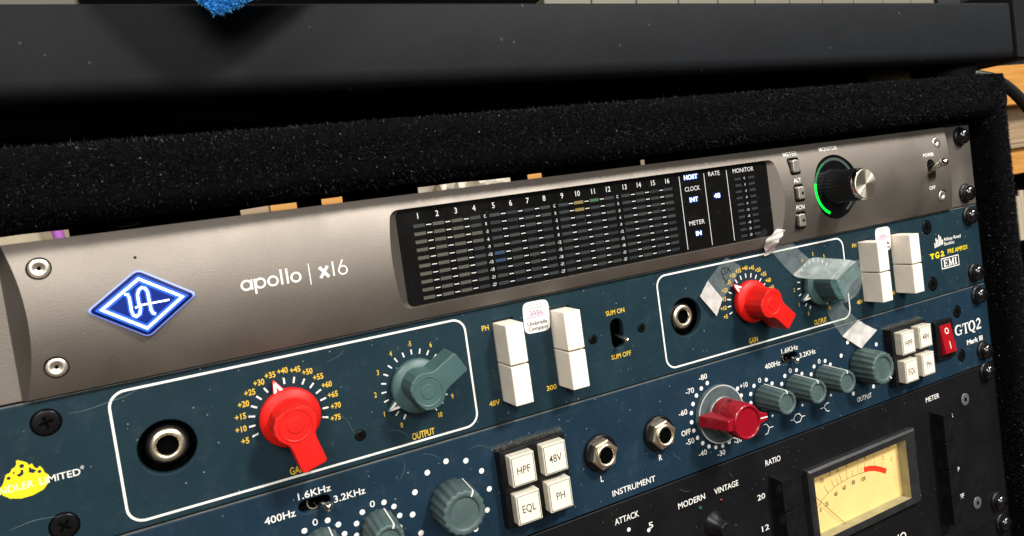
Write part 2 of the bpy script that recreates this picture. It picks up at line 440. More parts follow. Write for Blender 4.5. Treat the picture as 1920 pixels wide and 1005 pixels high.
def polar(cx, cz, r, deg): return (cx+r*math.cos(math.radians(deg)), cz+r*math.sin(math.radians(deg)))

def join_mb(*mbs):
    m_ = MB()
    for q in mbs: m_.add(q.v, q.f); m_.sm[-len(q.f):] = q.sm
    return m_

# ------------------------------------------------------------------ shared small hardware
_SH = {}
def shared(key, fn):
    if key not in _SH: _SH[key] = fn()
    return _SH[key]

def rack_screw(parent, x, z, y=0.0):
    def f():
        a = MB(); a.lathe(0, 0, [(5.3, 0), (5.4, -0.5), (4.9, -1.2), (3.6, -1.5)], 30, smooth=True, cap1=True)
        d = MB(); d.lathe(0, 0, [(4.3, -1.4), (4.35, -2.0), (4.0, -3.2), (3.2, -4.1), (2.0, -4.7), (0.7, -4.95)], 30)
        c = MB(); c.box(-1.7, 1.7, -4.97, -4.6, -0.32, 0.32); c.box(-0.32, 0.32, -5.0, -4.6, -1.7, 1.7)
        w = a.mesh('washer', (0, 0, 0)); w.materials.append(MT['blackplastic'])
        h = d.mesh('screw_head', (0, 0, 0)); h.materials.append(MT['domeblack'])
        k = c.mesh('cross_slot', (0, 0, 0)); k.materials.append(MT['void'])
        return w, h, k
    w, h, k = shared('rack_screw', f)
    o = place('rack_screw', h, None, parent, (x, y, z), roty=random.uniform(0, 3))
    place('washer', w, None, o, (x, y, z)); place('cross_slot', k, None, o, (x, y, z))
    return o

def flat_screw(parent, x, z, r, material, y=0.0, hexs=False):
    key = ('fs', round(r, 2), material, hexs)
    def f():
        h = MB(); h.lathe(0, 0, [(r, 0.3), (r, -0.10), (r*0.93, -0.16), (r*0.5, -0.20)], 28)
        c = MB()
        if hexs: c.flat(circ(0, 0, r*0.36, 6), -0.24)
        else:
            c.flat([(-r*.52, -r*.12), (r*.52, -r*.12), (r*.52, r*.12), (-r*.52, r*.12)], -0.24)
            c.flat([(-r*.12, -r*.52), (r*.12, -r*.52), (r*.12, r*.52), (-r*.12, r*.52)], -0.245)
        ring = MB(); ring.ribbon(circ(0, 0, r*1.06, 28), r*0.16, -0.06, True)
        hm = h.mesh('screw', (0, 0, 0)); hm.materials.append(MT[material])
        cm = c.mesh('driver_recess', (0, 0, 0)); cm.materials.append(MT['void'])
        rm = ring.mesh('countersink_edge', (0, 0, 0)); rm.materials.append(MT['void'])
        return hm, cm, rm
    hm, cm, rm = shared(key, f)
    o = place('panel_screw', hm, None, parent, (x, y, z), roty=random.uniform(0, 1.5))
    place('driver_recess', cm, None, o, (x, y, z)); place('countersink_edge', rm, None, o, (x, y, z))
    return o

def toggle(parent, base, tip, r0, r1, ball, name='toggle_lever'):
    b = Vector(base); t = Vector(tip); d = (t-b)
    m_ = MB(); pts = [b+d*k for k in (0, .25, .5, .75, .88)]
    m_.tube(pts, [r0, r0, (r0+r1)/2, r1, r1], 16)
    # rounded bat end
    u = d.normalized(); a = u.cross(Vector((0, 0, 1))).normalized(); w = u.cross(a)
    rr = []
    for k in range(9):
        ph = -PI/2+PI*k/8
        c = t+u*(ball*math.sin(ph))-u*ball*0.4; q = max(0.02, ball*math.cos(ph))
        rr.append([tuple(c+a*q*math.cos(2*PI*i/16)+w*q*math.sin(2*PI*i/16)) for i in range(16)])
    m_.rings(rr)
    return m_.build(name, 'chrome', parent)

# ------------------------------------------------------------------ rack carcass (carpeted road case)
RF = -13.0                       # front of the carpeted lip
rack = thing('rack_case', 'black carpet covered rack case holding the stacked studio units', 'rack case', (250, 120, -330))
def rounded_bar(x0, x1, y0, y1, z0, z1, r, axis='x'):
    m_ = MB(); rr = []
    n = 7
    if axis == 'x':
        sec = rrect(y0, y1, z0, z1, r, n)
        xs = [x0+(x1-x0)*k/40 for k in range(41)]
        for x in xs:
            rr.append([(x, a, b+0.35*math.sin(x*0.05)+0.2*math.sin(x*0.17)) for a, b in sec])
    else:
        sec = rrect(x0, x1, y0, y1, r, n)
        for k in range(41):
            z = z0+(z1-z0)*k/40
            rr.append([(a+0.3*math.sin(z*0.06), b, z) for a, b in sec])
    return m_.rings(rr)
rounded_bar(-10, 497, RF, 45, 3.4, 25.2, 6.5).build('top_rail', 'carpet', rack)
rounded_bar(485.2, 499.6, RF, 300, -330, 24.6, 6.0, 'z').build('side_wall', 'carpet', rack)
m_ = MB(); m_.box(-10, 485, 45, 120, 15.0, 24.5); m_.build('top_board', 'carpet', rack)
m_ = MB(); m_.box(-10, 485, 2, 300, -345, -325); m_.build('bottom_board', 'carpet', rack)
for x0_, x1_ in ((22, 128), (168.5, 186), (203, 263), (349, 363), (380, 484)):
    m_ = MB(); m_.box(x0_, x1_, 300, 306, -325, 24); m_.build('dark_filler', 'void', rack)  # black sheets added where the open back reads dark
m_ = MB(); m_.box(-10, 484, 306.2, 310, -325, -3); m_.build('back_board', 'void', rack)
m_ = MB(); m_.box(468, 484.6, 4.2, 7, -320, 3); m_.build('mounting_rail', 'darkmetal', rack)

def fibres(n, sampler, lmin, lmax, w):
    vs = []; fs = []
    for i in range(n):
        p, nrm = sampler()
        d = (nrm*random.uniform(0.1, 1.0)+Vector((random.gauss(0, 1), random.gauss(0, 1), random.gauss(0, 1)))*0.75).normalized()
        if d.dot(nrm) < 0.05: d = (d-nrm*(d.dot(nrm)-0.15)).normalized()
        side = d.cross(Vector((random.gauss(0, 1), random.gauss(0, 1), random.gauss(0, 1)))).normalized()*w*random.uniform(0.6, 1.4)*0.5
        L = random.uniform(lmin, lmax); bend = Vector((random.gauss(0, 1), random.gauss(0, 1), random.gauss(0, 1)))*0.35*L
        a = p-nrm*0.2; b = p+d*L*0.5+bend*0.4; c = p+d*L+bend
        k = len(vs)
        vs += [tuple((a-side)*S), tuple((a+side)*S), tuple((b+side)*S), tuple((b-side)*S), tuple(c*S)]
        fs += [(k, k+1, k+2, k+3), (k+3, k+2, k+4)]
    me = bpy.data.meshes.new('fibres'); me.from_pydata(vs, [], fs); me.update()
    return me
def samp_top():
    # front face and the two rounded edges of the top rail
    x = random.uniform(30, 497); r = 6.5
    t = random.random()
    if t < 0.52:
        return Vector((x, RF, random.uniform(3.4+r, 25.2-r))), Vector((0, -1, 0))
    if t < 0.86:
        a = random.uniform(0, PI/2)
        return Vector((x, RF+r-r*math.cos(a), 25.2-r+r*math.sin(a))), Vector((0, -math.cos(a), math.sin(a)))
    a = random.uniform(0, PI/2)
    return Vector((x, RF+r-r*math.cos(a), 3.4+r-r*math.sin(a))), Vector((0, -math.cos(a), -math.sin(a)))
def samp_side():
    z = random.uniform(-250, 24); r = 6.0; t = random.random()
    if t < 0.3: return Vector((random.uniform(485.2+r, 499.6-r), RF, z)), Vector((0, -1, 0))
    if t < 0.55:
        a = random.uniform(0, PI/2)
        return Vector((485.2+r-r*math.cos(a), RF+r-r*math.sin(a), z)), Vector((-math.cos(a), -math.sin(a), 0))
    if t < 0.8:
        a = random.uniform(0, PI/2)
        return Vector((499.6-r+r*math.cos(a), RF+r-r*math.sin(a), z)), Vector((math.cos(a), -math.sin(a), 0))
    return Vector((485.2, random.uniform(RF+r, 4), z)), Vector((-1, 0, 0))
place('carpet_pile', fibres(110000, samp_top, 0.35, 1.05, 0.13), 'fibre', rack, (0, 0, 0), kind='stuff')
place('side_carpet_pile', fibres(50000, samp_side, 0.35, 1.1, 0.15), 'fibre', rack, (0, 0, 0), kind='stuff')
place('grey_fuzz', fibres(14000, samp_top, 0.5, 1.5, 0.11), 'midfibre', rack, (0, 0, 0), kind='stuff')
place('side_grey_fuzz', fibres(7000, samp_side, 0.5, 1.5, 0.13), 'midfibre', rack, (0, 0, 0), kind='stuff')
place('lint_and_glints', fibres(1500, samp_top, 0.25, 0.8, 0.15), 'glint', rack, (0, 0, 0), kind='stuff')
place('side_lint_and_glints', fibres(700, samp_side, 0.4, 1.2, 0.16), 'glint', rack, (0, 0, 0), kind='stuff')

# ------------------------------------------------------------------ audio interface (top unit)
def PA(z): return -(1.5+4.0*(1-((z+22.2)/22.2)**2))       # bowed aluminium face
apollo = thing('audio_interface', 'bronze grey audio interface with bowed aluminium face and lit blue emblem, topmost unit', 'audio interface', (241, 100, -44))
m_ = MB(); m_.box(17.4, 482.6, 0.0, 3.0, -44.0, -0.4); m_.build('rack_ear_plate', 'gunmetal', apollo, bevel=0.3)
m_ = MB(); m_.box(30, 452, 3.05, 250, -43.5, -2.5); m_.build('chassis', 'darkmetal', apollo)

body = MB(); rows = 84; ZT, ZB = -0.15, -43.95
for k in range(rows+1):
    z = ZT+(ZB-ZT)*k/rows; p = -PA(z)
    body.v += [(40, 0.02, z), (40+p, -p, z), (459.6-p, -p, z), (459.6, 0.02, z)]
for k in range(rows):
    for i in range(4):
        j = (i+1) % 4
        body.f.append((4*k+i, 4*k+j, 4*(k+1)+j, 4*(k+1)+i)); body.sm.append(False)
body.f.append((0, 1, 2, 3)); body.f.append(tuple(4*rows+i for i in (3, 2, 1, 0))); body.sm += [False, False]

def cutter(mb):
    me = mb.mesh('cutter', (0, 0, 0)); o = bpy.data.objects.new('cutter', me); COL.objects.link(o); return o
DX0, DX1, DZ0, DZ1, DY = 153.2, 328.2, -39.3, -5.0, -1.2
cuts = []
c = MB()                                                   # display pocket with sloping ends
zz0, zz1 = DZ0, DZ1
back = rrect(DX0, DX1, zz0, zz1, 2.6); e = 7.0
front = [(x+(e if x > 240 else -e)*(1.0), z) for x, z in back]
c.prism(back, DY, DY-e, front); cuts.append(c)
KX, KZ = 367.5, -21.7
c = MB(); c.prism(circ(KX, KZ, 15.3, 64), -4.0, -12); cuts.append(c)
for z in (-9.4, -21.8, -34.4):
    c = MB(); c.prism(rrect(338.8, 345.4, z-4.1, z+4.1, 1.2), -1.0, -12); cuts.append(c)
c = MB(); c.prism(rrect(435.2, 441.6, -27.9, -15.7, 3.15), -0.6, -12); cuts.append(c)
SOCK = [(49.8, -7.9), (49.9, -35.9), (447.4, -7.6), (447.5, -35.7)]
for x, z in SOCK:
    c = MB(); c.prism(circ(x, z, 3.15, 32), -0.8, -12); cuts.append(c)
c = MB(); c.prism(circ(73.5, -8.6, 0.42, 12), -1.0, -12); cuts.append(c)
bo = bpy.data.objects.new('tmpbody', body.mesh('tmpbody', (0, 0, 0))); COL.objects.link(bo)
cos_ = []
for c in cuts:
    o = cutter(c); cos_.append(o)
    md = bo.modifiers.new('b', 'BOOLEAN'); md.operation = 'DIFFERENCE'; md.object = o; md.solver = 'EXACT'
dg = bpy.context.evaluated_depsgraph_get(); dg.update()
fm = bpy.data.meshes.new_from_object(bo.evaluated_get(dg))
for o in cos_+[bo]: bpy.data.objects.remove(o)
fm.materials.clear()
face = place('bowed_front_plate', fm, 'gunmetal', apollo, (0, 0, 0))

# socket screws
for x, z in SOCK:
    y = PA(z)+0.55
    h = MB(); h.lathe(x, z, [(2.75, y+2.5), (2.8, y-0.1), (2.5, y-0.5), (1.25, y-0.56), (1.0, y-0.05), (0.3, y-0.05)], 30, cap1=True)
    o = h.build('socket_screw', 'socket', apollo)
    d = MB(); d.flat(circ(x, z, 0.6, 6), y-0.1); d.build('hex_recess', 'void', o)
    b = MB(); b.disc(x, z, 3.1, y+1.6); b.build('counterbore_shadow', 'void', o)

# emblem
RH = [(88.3, -21.9), (73.6, -11.9), (59.2, -21.9), (73.8, -32.2)]
def inset(poly, k, c=(73.7, -22.0)): return [(c[0]+(x-c[0])*k, c[1]+(z-c[1])*k) for x, z in poly]
def round_poly(poly, r, n=4):
    out = []; N = len(poly)
    for i in range(N):
        p = Vector(poly[i]); a = (Vector(poly[i-1])-p).normalized(); b = (Vector(poly[(i+1) % N])-p).normalized()
        for k in range(n+1):
            t = k/n; q0 = p+a*r; q1 = p+b*r
            out.append(tuple((q0*(1-t)**2)+(p*2*t*(1-t))+(q1*t**2)))
    return out
em = thing_part = MB()
R0 = round_poly(RH, 1.6); R1 = round_poly(inset(RH, 0.95), 1.5); R2 = round_poly(inset(RH, 0.80), 1.0); R3 = round_poly(inset(RH, 0.80), 1.0)
em.rings([[(x, -2.0, z) for x, z in R0], [(x, -6.1, z) for x, z in R0]], True, False, False)
emblem = em.build('emblem', 'logo_edge', apollo, label='lit blue rhombus emblem with white monogram')
q = MB(); q.rings([[(x, -6.1, z) for x, z in R0], [(x, -6.7, z) for x, z in R1]], False, False, False); q.build('glowing_edge', 'logo_edge', emblem)
q = MB(); q.rings([[(x, -6.7, z) for x, z in R1], [(x, -7.3, z) for x, z in R2]], False, False, False); q.build('bevelled_rim', 'logo_rim', emblem)
q = MB(); q.flat(R2, -7.3); q.build('blue_ground', 'logo_blue', emblem)
q = MB(); q.ribbon(inset(RH, 0.715), 2.0, -7.33, True); q.build('blue_glow_line', 'logo_halo', emblem)
q = MB(); q.ribbon(inset(RH, 0.715), 0.66, -7.37, True)
q.build('rhombus_line', 'logo_white', emblem)
q = MB()
U = [(69.5, -18.5), (70.3, -18.8), (70.55, -20.0), (70.55, -22.0), (70.53, -23.51), (70.82, -24.89), (71.56, -25.41), (72.47, -24.84), (72.94, -23.23), (72.7, -21.66), (72.68, -19.42), (73.2, -18.0), (74.1, -17.4), (74.9, -17.8), (75.36, -18.9), (75.41, -21.81), (75.51, -24.3), (75.9, -25.3), (76.5, -25.6)]
q.ribbon(U, 1.5, -7.335); q.build('blue_glow_monogram', 'logo_halo', emblem)
q = MB(); q.ribbon(U, 0.6, -7.37); q.ribbon([(71.6, -22.9), (73.2, -22.4), (80.6, -22.2)], 0.46, -7.385)
q.build('monogram', 'logo_white', emblem)
q = MB(); q.ribbon(arc(73.5, -8.5, 2.7, 15, 165, 14), [0.04]+[0.22]*13+[0.04], lambda z: PA(z)-0.05); q.build('dimple_edge', 'gunmetal', apollo)

# product lettering: round geometric strokes
YA = lambda z: PA(z)-0.06
w = MB(); zc = -21.9; R = 1.40; T = 0.62
def ring(cx, cz, r, t=T): w.ribbon(circ(cx, cz, r, 28), t, YA, True)
ring(102.2, zc, R); w.ribbon([(103.75, -20.3), (103.75, -23.5)], T, YA)
ring(106.3, zc, R); w.ribbon([(104.75, -20.3), (104.75, -25.0)], T, YA)
ring(110.1, zc, R); w.ribbon([(112.75, -18.7), (112.75, -23.5)], T*1.05, YA); w.ribbon([(114.5, -18.7), (114.5, -23.5)], T*1.05, YA)
ring(117.1, zc, R)
w.ribbon([(121.45, -18.3), (121.45, -25.1)], 0.30, YA)
w.ribbon([(124.7, -20.0), (127.4, -23.55)], 1.0, YA); w.ribbon([(127.3, -20.0), (124.7, -23.55)], 0.95, lambda z: PA(z)-0.075)
w.ribbon([(129.05, -18.8), (129.05, -23.55)], 0.5, YA)
ring(132.1, -22.1, 1.35, 0.46); w.ribbon([(132.35, -18.7), (130.95, -21.4)], 0.46, lambda z: PA(z)-0.075)
w.build('model_lettering', 'white', apollo)

labels(apollo, 'white', [('METER', 342.0, -3.6, 1.85, 8.8), ('ALT', 342.0, -16.0, 1.85, 4.7), ('FCN', 342.0, -28.4, 1.85, 5.2),
    ('MONITOR', 367.4, -3.4, 1.85, 12.4), ('POWER', 438.0, -13.4, 1.75, 8.6), ('OFF', 438.3, -30.6, 1.85, 4.8)], lambda z: PA(z)-0.1, bold=0.016)

# display
scr = MB(); scr.prism(rrect(DX0+0.1, DX1-0.1, DZ0+0.1, DZ1-0.1, 2.5), DY+0.5, DY-0.25)
screen = scr.build('display', 'screen', apollo, label='black meter display with rows of small bars')
YD = DY-0.33
CH = [161.3, 168.5, 175.7, 182.8, 190.6, 197.75, 204.9, 212.05, 220.0, 227.1, 234.3, 241.5, 249.5, 256.6, 263.8, 271.2]
ROW = [-11.5-2.822*i for i in range(10)]
seg = MB(); seg.box(-2.1, 2.1, -0.06, 0.10, -0.58, 0.58); segm = {}
for k in ('led_off', 'led_off2', 'led_off3', 'led_refl_warm', 'led_refl_blue', 'led_refl_yellow', 'led_refl_green'):
    segm[k] = seg.mesh('bar', (0, 0, 0)); segm[k].materials.append(MT[k])
for ci, x in enumerate(CH):
    for ri, z in enumerate(ROW):
        k = random.choice(('led_off', 'led_off', 'led_off2', 'led_off3'))  # mixed tones imitate reflection blotches across the bars
        if ci < 3 and not (ci == 0 and ri == 0): k = 'led_refl_warm'  # brighter and tinted bars below are painted reflections
        if ci == 3 and ri in (2, 3): k = 'led_refl_warm'
        if ci == 4 and ri in (5, 6): k = 'led_refl_blue'
        if ci == 9 and ri < 2: k = 'led_refl_yellow'
        if ci == 10 and ri < 1: k = 'led_refl_green'
        place('meter_bar', segm[k], None, screen, (x, YD, z))
mseg = MB(); mseg.box(-1.75, 1.75, -0.06, 0.10, -0.5, 0.5); mm = mseg.mesh('bar', (0, 0, 0)); mm.materials.append(MT['led_off'])
for z in ROW:
    place('monitor_bar', mm, None, screen, (309.8, YD, z)); place('monitor_bar', mm, None, screen, (317.9, YD, z))
w = MB(); YT = YD-0.05
for i, x in enumerate(CH): text(w, str(i+1), x, -8.0, 2.0, None, YT, bold=0.008, narrow=0.9)
SC = ['C', '0', '-3', '-6', '-9', '-12', '-15', '-18', '-21', '-27']
for x in (186.7, 216.1, 245.4):
    for t, z in zip(SC, ROW): text(w, t, x, z, 1.15, None, YT, bold=0.008)
for t, z in zip(SC, ROW): text(w, t, 313.85, z, 1.0, None, YT, bold=0.006)
for g in range(4):
    for i in range(3):
        xm = (CH[g*4+i]+CH[g*4+i+1])/2
        for z in ROW: w.flat([(xm-0.95, z-0.15), (xm+0.95, z-0.15), (xm+0.95, z+0.15), (xm-0.95, z+0.15)], YT)
text(w, 'CLOCK', 284.0, -12.7, 1.85, 8.2, YT); text(w, 'METER', 284.2, -27.3, 1.85, 8.4, YT); text(w, 'RATE', 296.8, -7.6, 1.85, 6.4, YT); text(w, 'MONITOR', 313.7, -7.8, 1.85, 12.3, YT)
for x in (277.6, 291.1, 303.9): w.flat([(x-0.14, -38.1), (x+0.14, -38.1), (x+0.14, -6.9), (x-0.14, -6.9)], YT)
w.build('display_lettering', 'greyprint', screen)
for t, x, z, wd in (('HOST', 283.8, -7.7, 7.3), ('INT', 284.0, -17.4, 4.5), ('48', 297.0, -17.3, 3.5), ('IN', 284.4, -32.0, 3.0)):
    q = MB(); q.flat(rrect(x-wd/2-0.45, x+wd/2+0.45, z-1.35, z+1.35, 0.5), YT); lg = q.build('legend_window', 'litback', screen)
    q = MB(); text(q, t, x, z, 1.8, wd, YT-0.05, bold=0.03); q.build('lit_legend', 'lit', lg)

# push buttons
for i, z in enumerate((-9.4, -21.8, -34.4)):
    y = PA(z)
    q = MB(); q.prism(rrect(338.85, 345.35, z-4.05, z+4.05, 1.2), -1.05, y-0.15); o0 = q.build('button_surround', 'blackgloss', apollo, bevel=0.2)
    q = MB(); q.prism(rrect(339.95, 344.25, z-3.0, z+3.0, 1.0), y+0.5, y-1.5, rrect(340.15, 344.05, z-2.8, z+2.8, 0.9)); o = q.build('push_button', 'socket', o0, bevel=0.3)
    if i: q = MB(); q.disc(342.6, z-0.2, 0.75, y-1.56); q.build('button_led', 'blackplastic', o0)

# monitor dial
q = MB(); q.prism(circ(KX, KZ, 15.2, 64), -3.0, -4.15); well = q.build('dial_well', 'blackgloss', apollo)
for a0, a1, k in ((246, 168, 'green_lit'), (168, 118, 'green_dim'), (118, -62, 'green_off')):
    q = MB(); q.ribbon(arc(KX, KZ, 13.1, a0, a1, 30), 1.25, -4.22); q.build('light_ring', k, well)
q = MB(); q.lathe(KX, KZ, [(8.2, -2.5), (8.2, -5.5), (7.35, -6.2), (7.3, -17.6, 1), (7.1, -18.4, 0)], 120, flute=30, famp=0.022)
knob = q.build('monitor_knob', 'blackplastic', apollo, label='black knurled monitor knob with spun metal face')
q = MB(); q.lathe(KX, KZ, [(7.15, -18.3), (7.25, -19.6), (6.9, -20.2)], 60, cap1=False); q.build('chrome_band', 'chrome', knob)
q = MB(); q.lathe(KX, KZ, [(6.9, -20.2), (6.55, -20.5), (3, -20.52), (0.15, -20.54)], 60, smooth=False); q.build('spun_face', 'brushed', knob)
# power toggle
q = MB(); q.flat(rrect(435.3, 441.5, -27.8, -15.8, 3.1), -0.75); q.build('toggle_slot', 'void', apollo)
toggle(apollo, (438.3, -1.0, -22.8), (438.3, -13.0, -17.6), 1.35, 1.5, 2.15, 'power_toggle')
for z in (-6.2, -37.3): rack_screw(apollo, 473.2, z, -0.02)

# ------------------------------------------------------------------ twin preamp (second unit, teal)
pre = thing('microphone_preamp', 'teal twin microphone preamp with bright red knobs and white paired keys', 'preamp', (241, 100, -88.6))
ZT2, ZB2 = -44.85, -88.45
holes = []
D1 = 200.0
for d in (0, D1):
    holes.append(circ(73.4+d, -66.5, 8.2, 40))
    holes.append([(184.2+d, -81.3), (192.9+d, -81.3), (192.9+d, -50.4), (184.2+d, -50.4)])
    holes.append([(208.4+d, -81.2), (217.2+d, -81.2), (217.2+d, -50.6), (208.4+d, -50.6)])
holes.append(rrect(234.9, 241.1, -72.3, -60.1, 3.05))
place('front_panel', plate_mesh(rrect(0.2, 482.6, ZB2, ZT2, 0.6), holes, 0.0, 3.0, (241, 0, -66), 0.3), 'teal', pre, (241, 0, -66))
m_ = MB(); m_.box(1, 482.0, 0.25, 2.7, ZT2+0.0, ZT2+0.28); m_.build('worn_top_edge', 'bare_edge', pre)
m_ = MB(); m_.box(30, 452, 14, 240, -88, -46); m_.build('chassis', 'void', pre)
m_ = MB(); m_.box(30, 452, 6.2, 7.0, -88, -46); m_.build('sub_panel', 'void', pre)

YP = -0.07
def chicken_knob(cx, cz, ang, material, label):
    """skirted lever knob; ang is where its pointer looks, tail opposite"""
    key = ('ck', material)
    def f():
        a = MB(); a.lathe(0, 0, [(9.1, -0.6), (9.5, -1.0), (9.5, -2.9), (9.1, -3.5), (6.6, -4.2)], 64)
        sk = a.mesh('skirt', (0, 0, 0)); sk.materials.append(MT[material])
        half = [(5.2, 2.3), (4.5, 4.6), (2.4, 6.1), (0.0, 6.7), (-2.0, 6.3), (-3.7, 5.2), (-4.9, 4.3), (-6.8, 4.0), (-14.4, 4.05), (-15.0, 3.4)]
        top = half+[(u, -v) for u, v in half[::-1]]
        poly = [(u*1.07, v*1.07) if u > -6 else ((u-1.0, v*1.10) if u > -7 else (u-0.3, v*1.08)) for u, v in top]
        b = MB(); b.prism([(u, v) for u, v in poly], -3.4, -13.6, top)
        bd = b.mesh('lever', (0, 0, 0), bevel=0.8, bseg=3); bd.materials.append(MT[material])
        for p_ in bd.polygons: p_.use_smooth = False
        c = MB(); c.rings([[(2.5, -4.6, 4.5), (2.5, -4.6, -4.5), (13.2, -1.8, -0.25), (13.2, -1.8, 0.25)],
                           [(2.5, -0.8, 4.5), (2.5, -0.8, -4.5), (13.2, -0.8, -0.25), (13.2, -0.8, 0.25)]], True, True, False)
        pt = c.mesh('pointer', (0, 0, 0), bevel=0.15); pt.materials.append(MT[material])
        d = MB()
        def yl(u): return -4.6+(u-2.5)/10.7*2.8-0.07
        for sgn in (1, -1):
            P = [(5.9, 2.75*sgn), (12.8, 0.22*sgn)]
            d.add([(P[0][0], yl(P[0][0]), P[0][1]), (P[0][0], yl(P[0][0])-0.01, P[0][1]-1.15*sgn), (P[1][0]-1.8, yl(P[1][0]-1.8), 0.04*sgn), (P[1][0], yl(P[1][0]), P[1][1])], [(0, 1, 2, 3)])
        wl = d.mesh('white_pointer_lines', (0, 0, 0)); wl.materials.append(MT['white'])
        e = MB(); e.lathe(0, 0, [(5.3, -13.5), (5.15, -13.74), (4.85, -13.78), (4.6, -13.63), (2.6, -13.6), (2.4, -13.80), (0.2, -13.86)], 48, smooth=False)
        fc = e.mesh('domed_ring', (0, 0, 0)); fc.materials.append(MT[material])
        return sk, bd, pt, wl, fc
    sk, bd, pt, wl, fc = shared(key, f)
    r = -math.radians(ang)
    o = place('lever_knob', bd, None, pre, (cx, 0, cz), roty=r, label=label)
    for n_, me in (('skirt', sk), ('pointer', pt), ('white_pointer_lines', wl), ('domed_ring', fc)):
        place(n_, me, None, o, (cx, 0, cz))
    return o

for ch, d in enumerate((0, D1)):
    # frame line
    fr = MB(); fr.ribbon(rrect(60.3+d, 173.3+d, -86.3, -46.95, 4.6, 8), 0.72, YP, True); fr.build('frame_line', 'white', pre)
    # jack in its hole
    cx, cz = 73.4+d, -66.5
    q = MB(); q.lathe(cx, cz, [(6.2, 6.2), (6.2, 3.6), (5.6, 3.3)], 40, cap1=True); jk = q.build('jack_socket', 'blackplastic', pre)
    q = MB(); q.lathe(cx, cz, [(5.3, 3.5), (5.25, 2.5), (4.7, 1.75), (3.5, 1.45), (3.15, 1.7), (3.05, 3.4)], 40, cap1=False); q.build('metal_bushing', 'nickel', jk)
    q = MB(); q.lathe(cx, cz, [(3.04, 2.6), (3.04, 3.25)], 30); q.build('jack_bore', 'void', jk)
    # gain scale
    gx, gz = 109.2+d, -66.3; q = MB(); t = MB()
    for i in range(15):
        a = 197.0-i*(214.0/14)
        q.ribbon([polar(gx, gz, 10.55, a), polar(gx, gz, 12.5, a)], 0.55, YP)
        x, z = polar(gx, gz, 14.9, a); text(t, '+%d' % (5*(i+1)), x, z, 1.8, 3.3 if i else 2.3, YP, bold=0.02)
    q.build('gain_ticks', 'white', pre); text(t, 'GAIN', gx, -84.2, 2.3, 5.2, YP, bold=0.012)
    t.build('gain_numbers', 'gold', pre)
    # output scale
    ox, oz = 152.3+d, -66.4; q = MB(); t = MB()
    for i in range(21):
        a = 240.6-i*15.06
        q.ribbon([polar(ox, oz, 10.75, a), polar(ox, oz, 12.5, a)], 0.46, YP)
        if i % 2 == 0:
            x, z = polar(ox, oz, 14.6, a); text(t, str(i//2), x, z, 1.75, None, YP, bold=0.008, narrow=0.7)
    q.build('output_ticks', 'white', pre); text(t, 'OUTPUT', ox, -84.2, 2.3, 8.3, YP, bold=0.012)
    t.build('output_numbers', 'gold', pre)
    # keys
    for kx, (nm) in ((184.7, 'a'), (208.9, 'b')):
        for z0, z1 in ((-66.0, -51.1), (-81.0, -66.35)):
            q = MB(); x0, x1 = kx+d, kx+7.7+d
            bk = [(x0, z0), (x1, z0), (x1, z1), (x0, z1)]; ft = [(x0+0.25, z0+0.2), (x1-0.25, z0+0.2), (x1-0.25, z1-0.2), (x0+0.25, z1-0.2)]
            q.prism(bk, 3.5, -9.8, ft); q.build('white_key', 'ivory', pre, bevel=0.28)
        q = MB(); q.flat([(kx-0.5+d, -81.3), (kx+8.3+d, -81.3), (kx+8.3+d, -50.4), (kx-0.5+d, -50.4)], 3.2); q.build('key_slot', 'void', pre)
    labels(pre, 'gold', [('PH', 181.2+d, -52.2, 1.85, 2.8), ('48V', 180.7+d, -80.3, 1.85, 4.3), ('300', 205.0+d, -80.4, 1.85, 4.3)], YP, bold=0.014)
    # round cornered sticker
    sx, sz = 202.7+d, -52.2; q = MB()
    pts = []
    for i in range(48):
        a = 2*PI*i/48; c_, s_ = math.cos(a), math.sin(a); n_ = 5.5
        rr_ = (abs(c_/5.6)**n_+abs(s_/6.0)**n_)**(-1/n_); pts.append((sx+rr_*c_+0.04*rr_*s_, sz+rr_*s_-0.02*rr_*c_))
    q.prism(pts, -0.02, -0.16); st = q.build('round_cornered_sticker', 'sticker', pre, label='white sticker with lilac umbrella and rain')
    q = MB(); um = arc(sx, sz-0.9, 4.3, 180, 0, 20)
    um2 = []
    for k in range(5): um2 += [(sx+4.3-8.6*(k+0.5)/5, sz-0.25), (sx+4.3-8.6*(k+1)/5, sz-0.9)]
    q.flat([(x, sz-0.9+(z-sz+0.9)*0.78) for x, z in um]+um2[:-1], -0.2); q.build('umbrella_print', 'lilac', st)
    q = MB()
    for k in range(16):
        x = sx-2.2+1.35*(k % 4)+0.35*((k//4) % 2); z = sz+4.7-1.15*(k//4)
        q.flat([(x-0.2, z-0.34), (x+0.18, z-0.28), (x+0.2, z+0.34), (x-0.1, z+0.3)], -0.24)
    text(q, 'Umbrella', sx, sz-2.3, 1.45, 8.6, -0.24, bold=0.02); text(q, 'Company', sx+0.1, sz-4.3, 1.45, 8.6, -0.24, bold=0.02)
    q.build('sticker_print', 'darkprint', st)
    flat_screw(pre, 130.6+d, -78.7, 1.75, 'screwblack')

